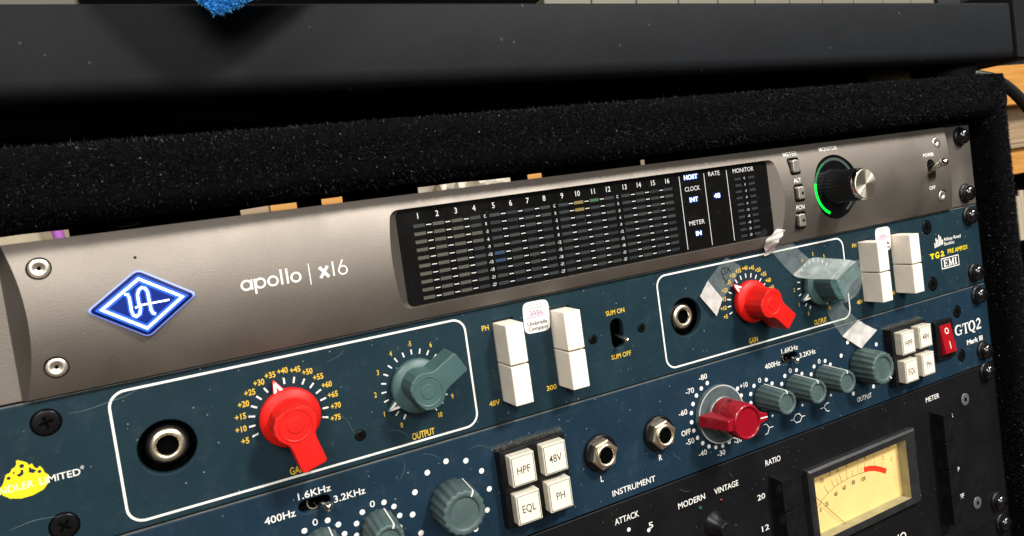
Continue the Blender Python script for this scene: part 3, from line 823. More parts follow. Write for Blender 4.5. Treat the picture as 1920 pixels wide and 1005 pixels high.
chicken_knob(109.2, -66.3, 105.0, 'red', 'red lever knob standing near +35')
chicken_knob(309.2, -66.3, 135.5, 'red', 'red lever knob beside the marked tape')
chicken_knob(152.3, -66.4, 209.5, 'grn', 'grey green lever knob standing at 1')
chicken_knob(352.3, -66.4, 206.0, 'grn', 'grey green lever knob wrapped in clear tape')
labels(pre, 'gold', [('SUM ON', 238.2, -57.3, 1.85, 8.9), ('SUM OFF', 238.4, -75.2, 1.85, 9.6)], YP, bold=0.014)
toggle(pre, (238.0, 4.5, -65.8), (238.0, -6.6, -68.3), 1.25, 0.9, 1.15, 'sum_toggle')
flat_screw(pre, 226.2, -66.1, 1.75, 'screwblack'); flat_screw(pre, 249.8, -66.3, 1.75, 'screwblack')
for x in (44.6, 437.9):
    for z in (-51.2, -81.4): flat_screw(pre, x, z, 3.45, 'screwblack')
for z in (-49.9, -81.3): rack_screw(pre, 474.0, z)
# maker's splash with its name
SPL = [(29.5, -66.5), (31.4, -67.7), (32.1, -68.6), (33.4, -69.8), (35.9, -70.6), (38.7, -70.5), (41.3, -69.6), (42.9, -67.9), (43.2, -67.2), (43.0, -65.9), (42.2, -65.0), (42.0, -64.0), (41.4, -62.9), (40.7, -63.4), (40.1, -63.0), (39.7, -61.7), (38.9, -61.9), (38.6, -61.1), (37.6, -60.4), (36.6, -59.8), (36.2, -60.0), (36.2, -60.8), (35.7, -61.6), (35.0, -61.8), (34.5, -62.7), (33.4, -63.1), (32.9, -64.3), (32.5, -65.3), (31.9, -66.1)]
hol = [circ(37.3, -61.7, 0.62, 8), [(35.7, -63.9), (36.8, -63.4), (36.9, -62.6), (37.5, -62.9), (37.4, -64.1), (36.4, -64.6)], [(38.6, -63.9), (38.9, -62.4), (39.5, -63.1), (40.5, -63.8), (39.6, -64.5)], circ(41.1, -64.4, 0.5, 8), circ(33.9, -64.2, 0.5, 8), [(34.9, -63.0), (35.5, -62.6), (35.4, -63.6)]]
place('yellow_splash', plate_mesh(SPL, hol, -0.07, -0.01, (37, 0, -66), 0.005), 'yellow', pre, (37, 0, -66))
t = MB(); text(t, 'CHANDLER', 39.3, -67.2, 1.9, 13.6, -0.11, align='R', bold=0.0); text(t, 'LIMITED', 40.6, -67.2, 1.9, 10.0, -0.11, align='L', bold=0.01, shear=0.0); text(t, '®', 51.2, -66.2, 1.0, 0.9, -0.11)
t.build('maker_lettering', 'white', pre)
# studio mark, model name, boxed letters
t = MB()
for i, (x, h0, h1) in enumerate(((443.0, -63.3, -60.4), (444.3, -63.1, -58.0), (445.6, -62.9, -58.9), (446.9, -62.7, -56.6), (448.2, -62.5, -57.6), (449.4, -62.3, -59.4))):
    t.flat([(x-0.42, h0+0.3), (x+0.42, h0+0.3), (x+0.42, h1), (x-0.42, h1)], YP)
text(t, 'Abbey Road', 450.6, -59.6, 1.7, 14.8, YP, align='L', bold=0.010); text(t, 'Studios', 450.6, -62.0, 1.7, 8.8, YP, align='L', bold=0.010)
t.ribbon(rrect(446.9, 461.7, -75.0, -69.6, 0.1, 1), 0.5, YP, True)
def serif(mb, strokes, y):
    for k, (a, b, w_) in enumerate(strokes): mb.ribbon([a, b], w_, y-0.004*k)
E0 = 448.6
def B(x, z): return (E0+x, -74.2+z)
serif(t, [(B(0.9, 0), B(0.9, 3.8), 1.0), (B(0, 3.6), B(3.6, 3.6), 0.42), (B(0, 0.2), B(3.6, 0.2), 0.42), (B(1, 1.9), B(2.6, 1.9), 0.42), (B(3.5, 2.9), B(3.5, 3.8), 0.35), (B(3.5, 0), B(3.5, 1.0), 0.35), (B(2.6, 1.3), B(2.6, 2.5), 0.3),
          (B(4.9, 0), B(4.9, 3.8), 0.5), (B(4.3, 3.6), B(5.6, 3.6), 0.42), (B(4.2, 0.2), B(5.7, 0.2), 0.42), (B(5.0, 3.8), B(6.5, 0.1), 0.9), (B(6.5, 0.1), B(8.0, 3.8), 0.45), (B(8.2, 0), B(8.2, 3.8), 1.0), (B(7.6, 3.6), B(9.0, 3.6), 0.42), (B(7.4, 0.2), B(9.0, 0.2), 0.42),
          (B(10.4, 0), B(10.4, 3.8), 1.0), (B(9.5, 3.6), B(11.3, 3.6), 0.42), (B(9.5, 0.2), B(11.3, 0.2), 0.42)], YP)
t.build('white_badges', 'white', pre)
t = MB()
text(t, 'PRE AMP/DI', 453.0, -66.5, 2.3, 17.2, YP, align='L', bold=0.008)
def B2(x, z): return (438.1+x, -68.4+z)
serif(t, [(B2(1.7, 0), B2(1.7, 2.7), 1.1), (B2(0, 2.45), B2(3.4, 2.45), 0.6), (B2(0.2, 1.7), B2(0.2, 2.7), 0.45), (B2(3.2, 1.7), B2(3.2, 2.7), 0.45), (B2(0.9, 0.2), B2(2.5, 0.2), 0.45)], YP)
t.ribbon(arc(438.1+6.1, -67.0, 1.4, 45, 330, 18), [0.6]+[0.7]*8+[0.95]*3+[0.7]*6+[0.6], YP); t.ribbon([B2(5.9, 1.05), B2(7.9, 1.05)], 0.45, YP-0.01); t.ribbon([B2(7.25, 0.1), B2(7.25, 1.2)], 0.8, YP-0.015); t.ribbon([B2(7.2, 1.7), B2(7.2, 2.7)], 0.4, YP-0.012)
t.ribbon(arc(438.1+10.2, -66.55, 0.85, 170, -20, 10)+[B2(9.1, 0.45)], 0.75, YP); t.ribbon([B2(8.7, 0.3), B2(12.0, 0.3)], 0.6, YP-0.01)
t.build('model_lettering', 'yellow', pre)
# stray hairs on the paint
def hair(parent, pts, w_, y=-0.1, material='lintdim'):
    P = [Vector(p) for p in pts]; out = []
    for i in range(len(P)-1):
        p0 = P[max(i-1, 0)]; p1 = P[i]; p2 = P[i+1]; p3 = P[min(i+2, len(P)-1)]
        for k in range(6):
            u = k/6
            out.append(tuple(0.5*((2*p1)+(p2-p0)*u+(2*p0-5*p1+4*p2-p3)*u*u+(3*p1-p0-3*p2+p3)*u**3)))
    out.append(tuple(P[-1]))
    n_ = len(out)
    h_ = MB(); h_.ribbon(out, [w_*(0.3+0.7*math.sin(PI*(i+0.5)/n_)) for i in range(n_)], y); h_.build('lint_hair', material, parent)
hair(pre, [(49.9, -50.0), (54.2, -50.2), (60.4, -49.3), (64.9, -48.6), (68.7, -47.2)], 0.16)
hair(pre, [(124.5, -69.6), (127.0, -72.6), (128.0, -75.5), (129.0, -78.0)], 0.09)
hair(pre, [(140.0, -79.6), (143.5, -80.6), (146.0, -82.5), (147.0, -84.5)], 0.10)
hair(pre, [(32.0, -78.5), (38, -77.6), (43, -78.2)], 0.16)
hair(pre, [(122.5, -52.0), (127.5, -50.6), (129.5, -49.2)], 0.09)

# ------------------------------------------------------------------ dual equaliser preamp (third unit, navy)
gtq = thing('equaliser_preamp', 'navy blue equaliser preamp with fluted grey knobs and square cream push buttons', 'equaliser', (241, 100, -133.2))
ZT3, ZB3 = -89.25, -133.1
D2 = 217.3
holes = [rrect(107.4, 117.8, -99.2, -94.8, 2.15), rrect(107.4+D2, 117.8+D2, -99.2, -94.8, 2.15)]
place('front_panel', plate_mesh(rrect(0.2, 483.2, ZB3, ZT3, 0.6), holes, 0.0, 3.0, (241, 0, -111), 0.3), 'navy', gtq, (241, 0, -111))
m_ = MB(); m_.box(1, 482.6, 0.25, 2.7, ZT3, ZT3+0.22); m_.build('worn_top_edge', 'bare_edge', gtq)
m_ = MB(); m_.box(30, 452, 6.5, 240, -132.5, -90); m_.build('chassis', 'void', gtq)

def fluted(cx, cz, r0, r1, h, nf, ang, label=None):
    key = ('fl', r0, r1, h, nf)
    def f():
        q = MB(); N = nf*6
        q.lathe(0, 0, [(r0*0.96, -0.5, 0.3), (r0, -0.9, 1), (r1, -h+0.9, 1), (r1*0.975, -h+0.25, 0.8), (r1*0.93, -h, 0.3), (r1*0.76, -h, 0), (r1*0.71, -h+0.3, 0), (r1*0.69, -h+0.75, 0)], N, flute=nf, famp=0.035)
        me = q.mesh('knob', (0, 0, 0)); me.materials.append(MT['greyknob'])
        d = MB(); w_ = 0.28
        d.add([(r0*1.035, -1.2, -w_), (r0*1.035, -1.2, w_), (r1*1.035+0.06, -h+0.75, w_), (r1*1.035+0.06, -h+0.75, -w_), (r1*0.97, -h-0.06, w_), (r1*0.97, -h-0.06, -w_), (r1*0.76, -h-0.06, w_), (r1*0.76, -h-0.06, -w_)],
              [(0, 1, 2, 3), (3, 2, 4, 5), (5, 4, 6, 7)])
        dm = d.mesh('line', (0, 0, 0)); dm.materials.append(MT['white'])
        return me, dm
    me, dm = shared(key, f)
    o = place('fluted_knob', me, None, gtq, (cx, 0, cz), roty=-math.radians(ang), label=label)
    place('white_index_line', dm, None, o, (cx, 0, cz))
    return o

def dots(mb, cx, cz, r, angs, rd=0.92):
    for a in angs:
        x, z = polar(cx, cz, r, a); mb.disc(x, z, rd, YP, 20)

def square_button(bx, txt, x0, z1):
    """cream insert under a clear cap"""
    x1, z0 = x0+9.9, z1-11.3
    q = MB(); q.prism([(x0, z0), (x1, z0), (x1, z1), (x0, z1)], -1.0, -8.2); o = q.build('push_button', 'capclear', bx, bevel=0.35)
    q = MB(); q.flat([(x0+0.75, z0+0.75), (x1-0.75, z0+0.75), (x1-0.75, z1-0.75), (x0+0.75, z1-0.75)], -8.28); q.build('cream_insert', 'capwhite', o)
    q = MB(); xm, zm = (x0+x1)/2, (z0+z1)/2
    text(q, txt, xm, zm, 2.8, 5.4 if len(txt) == 3 else 3.6, -8.34, bold=0.003)
    for xx in (x0+0.62, x1-0.62): q.flat([(xx-0.1, z0+0.6), (xx+0.1, z0+0.6), (xx+0.1, z1-0.6), (xx-0.1, z1-0.6)], -8.32)
    for zz in (z0+0.62, z1-0.62): q.flat([(x0+0.6, zz-0.07), (x1-0.6, zz-0.07), (x1-0.6, zz+0.07), (x0+0.6, zz+0.07)], -8.325)
    q.build('button_lettering', 'darkprint', o)

for d in (0, D2):
    t = MB(); q = MB()
    text(t, '400Hz', 101.5+d, -97.7, 2.3, 9.6, YP, bold=0.008); text(t, '1.6KHz', 113.1+d, -93.0, 2.2, 10.6, YP, bold=0.008); text(t, '3.2KHz', 124.1+d, -97.4, 2.2, 10.6, YP, bold=0.008)
    for k in (0, 1, 2):
        if d == 0 and k == 0: continue
        cx = 93.6+19.2*k+d; cz = -110.7
        text(t, '0', cx-0.95, cz+7.85, 2.15, 1.7, YP, bold=0.004)
        dots(t, cx, cz, 7.75, [97-30*j for j in range(-5, 6) if j != 0])
        if d: text(t, '+', cx+4.2, cz-9.95, 1.9, 1.5, YP, bold=0.01)
        fluted(cx, cz, 5.9, 5.25, 14.2, 15, 88 if d else (62 if k == 1 else 66), 'small fluted grey knob')
    text(t, 'OUTPUT', 159.0+d, -127.5, 2.3, 10.6, YP, bold=0.0)
    dots(t, 159.0+d, -110.9, 14.8, [240-30*j for j in range(11)], 1.0)
    fluted(159.0+d, -110.9, 8.5, 7.7, 12.6, 18, -52 if d else 58, 'large fluted grey output knob')
    t.build('channel_lettering', 'white', gtq)
    # frequency toggle
    q = MB(); q.flat(rrect(107.0+d, 118.2+d, -99.4, -94.6, 2.3), 2.6); q.build('toggle_slot', 'void', gtq)
    q = MB(); q.ribbon(arc(112.6+d, -97.0, 2.1, 150, 300, 14), 0.35, 2.2); q.build('switch_bushing', 'nickel', gtq)
    toggle(gtq, (112.6+d, 3.5, -97.0), (116.6+d if d == 0 else 113.2+d, -4.2, -97.8), 1.1, 1.2, 1.6, 'frequency_toggle')
    # square buttons in a black bezel
    bx = MB(); x0, x1, z0, z1 = 177.6+d, 205.6+d, -126.8, -97.0
    bx.prism([(x0, z0), (x1, z0), (x1, z1), (x0, z1)], 0, -4.3, [(x0+0.4, z0+0.4), (x1-0.4, z0+0.4), (x1-0.4, z1-0.4), (x0+0.4, z1-0.4)])
    bz = bx.build('button_bezel', 'blackplastic', gtq, bevel=0.25)
    square_button(bz, 'HPF', 180.0+d, -98.8); square_button(bz, '48V', 193.4+d, -98.4)
    square_button(bz, 'EQL', 180.1+d, -113.1); square_button(bz, 'PH', 193.5+d, -112.7)
    # dust lying along the top of the bezel
    du = MB()
    for k in range(2200):
        x = random.uniform(x0-1.5, x1+0.5); h_ = abs(random.gauss(0, 0.75)); z = z1+0.02+h_*0.8; s_ = random.uniform(0.03, 0.10)
        y = random.uniform(-4.2, -0.1)*max(0.0, 1-h_*0.8)-0.12
        du.add([(x-s_, y, z), (x+s_, y-0.02, z+s_*0.4), (x, y, z+s_*1.4)], [(0, 1, 2)])
    du.build('dust', 'dustbrown', gtq, kind='stuff', fixn=False)
# instrument jacks
for x in (222.2, 251.2):
    z = -111.0
    q = MB(); q.lathe(x, z, [(7.4, 0), (7.4, -1.5), (6.9, -1.8)], 40); w_ = q.build('instrument_jack', 'blackplastic', gtq)
    hx = circ(x, z, 6.1, 6, math.radians(12)); q = MB()
    q.prism(hx, -1.1, -4.2); q.prism([(x+(a-x)*1.0, z+(b-z)*1.0) for a, b in hx], -4.2, -4.8, [(x+(a-x)*0.9, z+(b-z)*0.9) for a, b in hx]); q.build('hex_nut', 'nickel', w_)
    q = MB(); q.lathe(x, z, [(4.6, -4.7), (4.45, -5.4), (3.9, -5.7), (3.3, -5.4), (3.15, -3.0)], 36, cap1=False); q.build('bushing', 'nickel', w_)
    q = MB(); q.disc(x, z, 3.3, -4.9); q.build('jack_bore', 'void', w_)  # flat black disc paints the darkness inside the bore
t = MB(); labels(gtq, 'white', [('L', 221.7, -121.7, 2.4, None), ('R', 250.9, -121.5, 2.4, None), ('INSTRUMENT', 236.3, -129.2, 2.35, 21.4)], YP, bold=0.008)
# stepped gain dial
cx, cz = 284.0, -111.2
dots(t, cx, cz, 14.8, [105+15.1*j for j in range(20)], 0.92)
for s_, x, z in (('-80', 278.2, -93.8), ('-70', 270.3, -98.0), ('-60', 265.3, -106.2), ('OFF', 265.6, -114.9), ('-50', 267.1, -119.2), ('-40', 273.0, -126.0), ('-30', 283.1, -128.9), ('-20', 293.2, -125.9), ('+10', 300.4, -102.8)):
    text(t, s_, x, z, 2.2, 5.0 if s_ == 'OFF' else 4.5, YP, bold=0.010)
t.build('gain_dial_scale', 'white', gtq)
# curve symbols
def sym(pts, w_=0.34):
    t.ribbon(pts, w_, YP)
t = MB(); sym([(309.2, -123.3), (310.8, -123.3), (312.3, -125.5), (314.8, -125.5)]); sym([(312.3, -125.5), (311.0, -127.7), (309.4, -127.9)])
t.build('curve_symbol', 'white', gtq); t = MB(); sym([(325.7, -125.8), (327.6, -125.8), (329.2, -123.9), (331.6, -123.9), (333.2, -125.8), (335.2, -125.8)]); sym([(327.6, -125.8), (329.2, -127.7), (331.6, -127.7), (333.2, -125.8)])
t.build('curve_symbol', 'white', gtq); t = MB(); sym([(345.6, -125.3), (348.2, -125.3), (349.8, -123.8), (351.6, -123.8)]); sym([(348.2, -125.3), (349.6, -127.4), (351.4, -127.8)])
t.build('curve_symbol', 'white', gtq); t = MB()
# model name in serif capitals
def G(x, z): return (452.6+x, -113.0+z)
t.ribbon(arc(455.2, -110.0, 2.55, 50, 320, 20), [0.5, 0.6, 0.7, 0.85, 1.0, 1.15, 1.25, 1.3, 1.3, 1.3, 1.25, 1.2, 1.1, 1.0, 0.9, 0.8, 0.75, 0.7, 0.65, 0.6, 0.6], YP)
serif(t, [(G(4.6, 0.3), G(4.6, 2.6), 1.05), (G(3.2, 2.6), G(5.8, 2.6), 0.4), (G(4.7, 4.2), G(4.7, 5.7), 0.4),
          (G(8.9, 0), G(8.9, 5.6), 1.2), (G(6.3, 5.4), G(11.5, 5.4), 0.55), (G(6.45, 4.0), G(6.45, 5.6), 0.45), (G(11.35, 4.0), G(11.35, 5.6), 0.45), (G(7.8, 0.2), G(10.0, 0.2), 0.45)], YP)
t.ribbon([(467.1+(1.0)*2.35*math.cos(a), -110.0+2.65*math.sin(a)) for a in [2*PI*k/26 for k in range(26)]], [0.55+0.75*abs(math.cos(2*PI*k/26)) for k in range(26)], YP, True)
t.ribbon([(466.6, -112.3), (468.0, -113.6), (469.6, -113.9)], [0.7, 0.9, 0.4], YP-0.01)
t.ribbon(arc(473.0, -108.9, 1.6, 165, -30, 12)+[(471.3, -112.3)], [0.4]+[0.7]*4+[1.1]*6+[0.9, 0.8, 0.7], YP); t.ribbon([(471.0, -112.5), (475.3, -112.5)], 0.95, YP-0.01)
labels(gtq, 'white', [('Mark III', 461.4, -118.3, 2.5, 14.2, 'L')], YP, bold=0.03)
t.build('model_lettering', 'white', gtq)
# acrylic skirt, steel collar, crimson bar knob
q = MB(); q.prism(circ(cx, cz, 12.7, 64), -0.5, -2.4); dial = q.build('clear_dial_skirt', 'acrylic', gtq)
q = MB(); q.ribbon(circ(cx, cz, 12.45, 64), 0.5, -2.46, True); q.build('frosted_edge', 'lint', dial)
q = MB(); q.lathe(cx, cz, [(8.1, -2.4), (8.1, -3.8), (7.7, -4.1)], 40); q.build('pale_collar', 'hexgrey', dial)
def crimson():
    q = MB(); q.lathe(cx, cz, [(7.6, -4.0), (7.7, -4.4), (7.6, -16.6), (7.2, -17.6), (6.6, -18.0), (6.2, -17.8), (6.05, -17.2)], 56)
    o = q.build('crimson_bar_knob', 'crimson', gtq, label='glossy crimson bar knob on a clear skirt')
    def P(u, y, v):
        a = math.radians(-4); return (cx+u*math.cos(a)-v*math.sin(a), y, cz+u*math.sin(a)+v*math.cos(a))
    q = MB()
    q.rings([[P(-14.2, -4.0, 2.3), P(-14.2, -4.0, -2.5), P(-3, -4.0, -3.2), P(-3, -4.0, 3.2)],
             [P(-9.8, -16.9, 2.2), P(-9.8, -16.9, -2.4), P(-3, -17.2, -3.1), P(-3, -17.2, 3.1)]], True, True, False)
    q.build('bar_tail', 'crimson', o, bevel=0.45)
    q = MB()
    q.rings([[P(11.3, -8.0, 1.6), P(11.3, -8.0, -1.6), P(3, -8.0, -3.6), P(3, -8.0, 3.6)][::-1],
             [P(11.8, -17.0, 1.5), P(11.8, -17.0, -1.5), P(3, -17.3, -3.4), P(3, -17.3, 3.4)][::-1]], True, True, False)
    q.build('bar_pointer', 'crimson', o, bevel=0.4)
    q = MB(); q.add([P(7.3, -17.22, 0.25), P(7.3, -17.22, -0.25), P(11.6, -17.1, -0.25), P(11.6, -17.1, 0.25)], [(0, 1, 2, 3)]); q.build('white_index_line', 'white', o)
    a = math.radians(97); n_ = Vector((math.cos(a), 0, math.sin(a)))
    c_ = Vector((cx, -9.2, cz))+n_*7.6; u_ = Vector((-math.sin(a), 0, math.cos(a))); w_ = Vector((0, 1, 0))
    for r_, k_, nm, mt in ((1.35, 0.10, 'grub_screw_rim', 'crimson'), (1.0, 0.16, 'grub_screw', 'screwblack')):
        q = MB(); q.add([tuple(c_+n_*k_+u_*r_*math.cos(2*PI*i/18)+w_*r_*math.sin(2*PI*i/18)) for i in range(18)], [tuple(range(18))]); q.build(nm, mt, o)
crimson()
# power rocker
q = MB(); fr_o = rrect(432.8, 448.2, -122.3, -101.0, 0.8); 
q.prism(fr_o, 0, -2.2, rrect(433.2, 447.8, -121.9, -101.4, 0.8)); rk = q.build('power_switch', 'blackplastic', gtq, bevel=0.3)
q = MB(); A0 = [(436.0, -2.1, -119.6), (445.4, -2.1, -119.6), (445.4, -2.1, -103.6), (436.0, -2.1, -103.6)]
q.rings([A0, [(436.1, -4.6, -118.4), (445.3, -4.6, -118.4), (445.3, -2.4, -103.8), (436.1, -2.4, -103.8)]], True, True, False)
q.v[4:8]; rkr = q.build('red_rocker', 'rocker', rk, bevel=0.2)
q = MB()
def RY(z): return -4.6+(z+118.4)/14.6*2.2-0.08
q.ribbon(circ(440.7, -107.0, 1.35, 24), 0.5, lambda z: RY(z), True); q.ribbon([(440.8, -112.6), (440.8, -116.4)], 0.55, lambda z: RY(z)); q.build('rocker_marks', 'white', rk)
for z in (-99.8, -124.0): flat_screw(gtq, 455.6, z, 3.1, 'screwblack', hexs=True)
for z in (-94.1, -125.5): rack_screw(gtq, 474.4, z)
hair(gtq, [(141.0, -98.0), (143.5, -95.0), (144.0, -92.0)], 0.10); hair(gtq, [(150.5, -91.0), (154, -92.2), (157, -94.5)], 0.10)
hair(gtq, [(257.0, -121.0), (259.0, -123.5), (261.5, -125.5)], 0.10); hair(gtq, [(168.0, -94.5), (172.0, -94.0), (177.0, -96.5)], 0.10)

# ------------------------------------------------------------------ compressor (bottom unit, black)
cmp_ = thing('compressor', 'black compressor with glowing cream needle meter, lowest unit in view', 'compressor', (241, 100, -222))
ZT4, ZB4 = -133.75, -221.8
MW = (333.0, 398.8, -185.0, -154.6)
holes = [[(MW[0]-1, MW[2]-1), (MW[1]+1, MW[2]-1), (MW[1]+1, MW[3]+1), (MW[0]-1, MW[3]+1)]]
place('front_panel', plate_mesh(rrect(0.2, 483.4, ZB4, ZT4, 0.6), holes, 0.0, 3.0, (241, 0, -178), 0.3), 'blackpaint', cmp_, (241, 0, -178))
m_ = MB(); m_.box(30, 452, 16, 240, -221, -135); m_.build('chassis', 'void', cmp_)
t = MB()
for s_, x, z, w_ in (('ATTACK', 230.8, -140.8, 11.8), ('MODERN', 264.0, -144.5, 14.6), ('VINTAGE', 283.5, -144.4, 13.8), ('RATIO', 312.1, -140.8, 9.4), ('METER', 427.7, -140.6, 11.2), ('20', 302.6, -154.8, 4.6), ('12', 302.9, -169.4, 4.4), ('8', 302.9, -184.4, 2.2), ('5', 241.8, -147.6, 2.2)):
    labels(cmp_, 'white', [(s_, x, z, 2.45, w_)], YP, bold=0.008)
labels(cmp_, 'white', [('GR', 443.0, -153.9, 2.3, 4.0, 'R'), ('OP', 443.6, -184.0, 2.4, 4.2, 'R'), ('OFF', 445.2, -199.2, 2.5, 6.6, 'R'), ('AUDIO', 395.6, -204.6, 4.4, 21.0, 'R')], YP, bold=0.008)
dots(t, 231.0, -160.6, 14.8, [90, 50, 130], 0.85)
t.build('attack_dots', 'white', cmp_)
for nm, x, z, k in (('green_indicator', 268.0, -148.8, 'greenlens'), ('red_indicator', 279.6, -149.0, 'redlens')):
    q = MB(); q.lathe(x, z, [(0.95, 0.1), (0.9, -0.4), (0.5, -0.75)], 18); q.build(nm, k, cmp_)
q = MB(); q.lathe(274.6, -158.0, [(5.6, 0), (5.6, -0.6), (4.4, -1.0), (4.3, -2.2), (3.4, -2.4), (3.3, -7.4), (2.9, -7.8)], 36); pb = q.build('mode_push_button', 'blackplastic', cmp_)
def black_keys(xl, xr, ztop, n_, parent):
    q = MB(); q.box(xl-0.8, xr+0.8, -0.5, 0.0, ztop-n_*15.0-0.9, ztop+0.9); q.build('key_frame', 'blackplastic', parent)
    for i in range(n_):
        z1 = ztop-i*15.0; z0 = z1-14.7; q = MB()
        q.prism([(xl, z0), (xr, z0), (xr, z1), (xl, z1)], -0.3, -6.8, [(xl+0.2, z0+0.2), (xr-0.2, z0+0.2), (xr-0.2, z1-0.2), (xl+0.2, z1-0.2)])
        q.build('black_key', 'blackplastic', parent, bevel=0.25)
black_keys(308.9, 315.9, -147.4, 4, cmp_); black_keys(424.6, 432.4, -147.8, 4, cmp_)
# needle meter
x0, x1, z0, z1 = MW
q = MB()
outer = [(329.4, -189.2), (406.6, -189.2), (406.6, -150.6), (329.4, -150.6)]
mid = [(330.4, -188.2), (405.6, -188.2), (405.6, -151.6), (330.4, -151.6)]
inn = [(x0, z0), (x1, z0), (x1, z1), (x0, z1)]
q.rings([[(x, 0, z) for x, z in outer], [(x, -2.6, z) for x, z in outer], [(x, -3.4, z) for x, z in mid], [(x, -3.0, z) for x, z in inn]], False, False, False)
mt_ = q.build('needle_meter', 'metergrey', cmp_, label='glowing cream needle meter in a black bezel')
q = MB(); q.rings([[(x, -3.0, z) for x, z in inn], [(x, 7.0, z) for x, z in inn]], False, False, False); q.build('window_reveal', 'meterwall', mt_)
q = MB(); q.flat(inn, 2.0); q.build('dial_card', 'meterface', mt_)
YM = 1.9; t = MB()
def card(mb):                      # lay the print out on the dial card
    mb.v = [(x-(x-85.8)*0.0086, y, z-(z+7.7)*0.0086) for x, y, z in mb.v]
ARC = [(340.0, -174.0), (344.5, -170.8), (348.7, -168.9), (353.1, -167.5), (358.6, -166.5), (362.8, -166.1), (366.6, -166.0), (370.7, -166.1), (375.4, -166.5)]
t.ribbon(ARC, 0.2, YM)
for a_, b_ in (((348.7, -168.9), (346.3, -164.8)), ((353.1, -167.5), (351.7, -163.4)), ((355.9, -166.9), (355.2, -163.6)), ((358.6, -166.5), (357.6, -162.2)), ((362.8, -166.1), (362.6, -161.4)), ((366.6, -166.0), (366.6, -162.8)), ((370.7, -166.1), (371.2, -161.9)), ((372.8, -166.3), (373.4, -163.5)), ((375.4, -165.3), (376.4, -162.0)), ((382.5, -165.6), (383.3, -163.2)), ((388.2, -167.2), (389.0, -165.4))):
    t.ribbon([a_, b_], 0.16, YM-0.01)
for s_, x, z in (('-10', 344.9, -161.6), ('-7', 351.1, -160.2), ('-5', 356.4, -159.6), ('-3', 362.8, -159.0), ('-1', 371.0, -159.0), ('0', 376.9, -159.3), ('20', 346.9, -173.9), ('40', 353.7, -171.0), ('60', 359.9, -169.7), ('80', 366.7, -169.1), ('100', 374.1, -169.6), ('0', 342.4, -175.4)):
    text(t, s_, x, z, 2.1, None, YM, bold=0.008, narrow=0.8)
card(t); t.build('dial_print', 'darkprint', mt_)
t = MB()
for s_, x, z in (('1', 383.6, -160.6), ('2', 389.9, -163.2), ('3', 395.9, -165.8), ('VU', 394.4, -158.6)): text(t, s_, x, z, 2.1, None, YM)
t.ribbon([(375.2, -165.2), (379.2, -165.7), (383.1, -166.8), (387.2, -168.6), (391.2, -170.8)], 2.7, YM); card(t); t.build('red_band', 'meterred', mt_)
q = MB(); q.tube([(334.5, 0.9, -163.5), (354.5, 0.9, -185.2)], 0.13, 6); q.build('needle', 'darkprint', mt_)
for x, z in ((454.8, -148.4), (456.0, -207.0)): flat_screw(cmp_, x, z, 3.4, 'hexgrey', hexs=True)
for z, x in ((-137.4, 474.6), (-211.2, 473.0)): rack_screw(cmp_, x, z)
low = thing('blank_panel', 'dark panel edge under the compressor, lower right corner', 'panel', (241, 10, -264))
q = MB(); q.box(0.2, 483.4, 0, 3, -264, -222.3); q.build('panel_sheet', 'blackpaint', low)
rack_screw(low, 475.2, -224.4)
hair(cmp_, [(258.0, -137.0), (261.5, -139.5), (264.0, -139.6)], 0.09); hair(cmp_, [(286.0, -138.6), (288.0, -141.6)], 0.09)

# ------------------------------------------------------------------ adhesive tape
def tape(parent, name, material, L_, R_, n=10, nw=6, wob=0.0):
    """strip lofted between two 3D edges (lists of points), smoothly interpolated"""
    def cr(P, s):
        P = [Vector(p) for p in P]; m_ = (len(P)-1)*s; i = min(int(m_), len(P)-2); u = m_-i
        p0 = P[max(i-1, 0)]; p1 = P[i]; p2 = P[i+1]; p3 = P[min(i+2, len(P)-1)]
        return 0.5*((2*p1)+(p2-p0)*u+(2*p0-5*p1+4*p2-p3)*u*u+(3*p1-p0-3*p2+p3)*u**3)
    N = n*(len(L_)-1); q = MB(); vs = []
    for k in range(N+1):
        a = cr(L_, k/N); b = cr(R_, k/N)
        for j in range(nw+1):
            p = a.lerp(b, j/nw)
            if wob: p.y += wob*(math.sin(k*0.9+j*1.1)*0.5+random.uniform(-0.5, 0.5)*0.4)
            vs.append(tuple(p))
    fs = [(k*(nw+1)+j, k*(nw+1)+j+1, (k+1)*(nw+1)+j+1, (k+1)*(nw+1)+j) for k in range(N) for j in range(nw)]
    q.add(vs, fs, True)
    return q.build(name, material, parent, fixn=False)
t1 = thing('tape_label', 'short strip of translucent tape with handwritten OX and arrow, left of the red knob', 'tape', (294, -0.2, -70))
tape(t1, 'stuck_strip', 'tape_clear', [(287.2, -0.25, -53.2), (293.5, -0.25, -48.6), (299.0, -0.25, -44.75)], [(294.2, -0.25, -62.6), (301.5, -0.25, -56.5), (306.8, -0.25, -50.0)])
tape(t1, 'loose_end', 'tape_white', [(280.8, -1.6, -58.8), (284.2, -0.9, -55.8), (287.2, -0.3, -53.2)], [(288.6, -1.6, -69.0), (291.5, -0.9, -65.7), (294.2, -0.3, -62.6)], wob=0.15)
q = MB(); YO = -0.45
q.ribbon([(296.5+1.15*math.cos(a)*(1+0.06*math.sin(2*a)), -50.6+1.5*math.sin(a)) for a in [2*PI*k/20+0.6 for k in range(21)]], 0.36, YO)
q.ribbon([(298.3, -48.8), (299.3, -50.0), (300.6, -51.6)], 0.36, YO); q.ribbon([(300.5, -48.9), (299.3, -50.2), (298.2, -51.9)], 0.36, YO-0.01)
q.ribbon([(295.6, -52.9), (296.7, -54.4), (297.9, -55.8)], 0.4, YO); q.ribbon([(296.3, -55.9), (297.9, -55.8), (298.1, -54.3)], 0.4, YO-0.01)
q.build('handwriting', 'ink', t1)
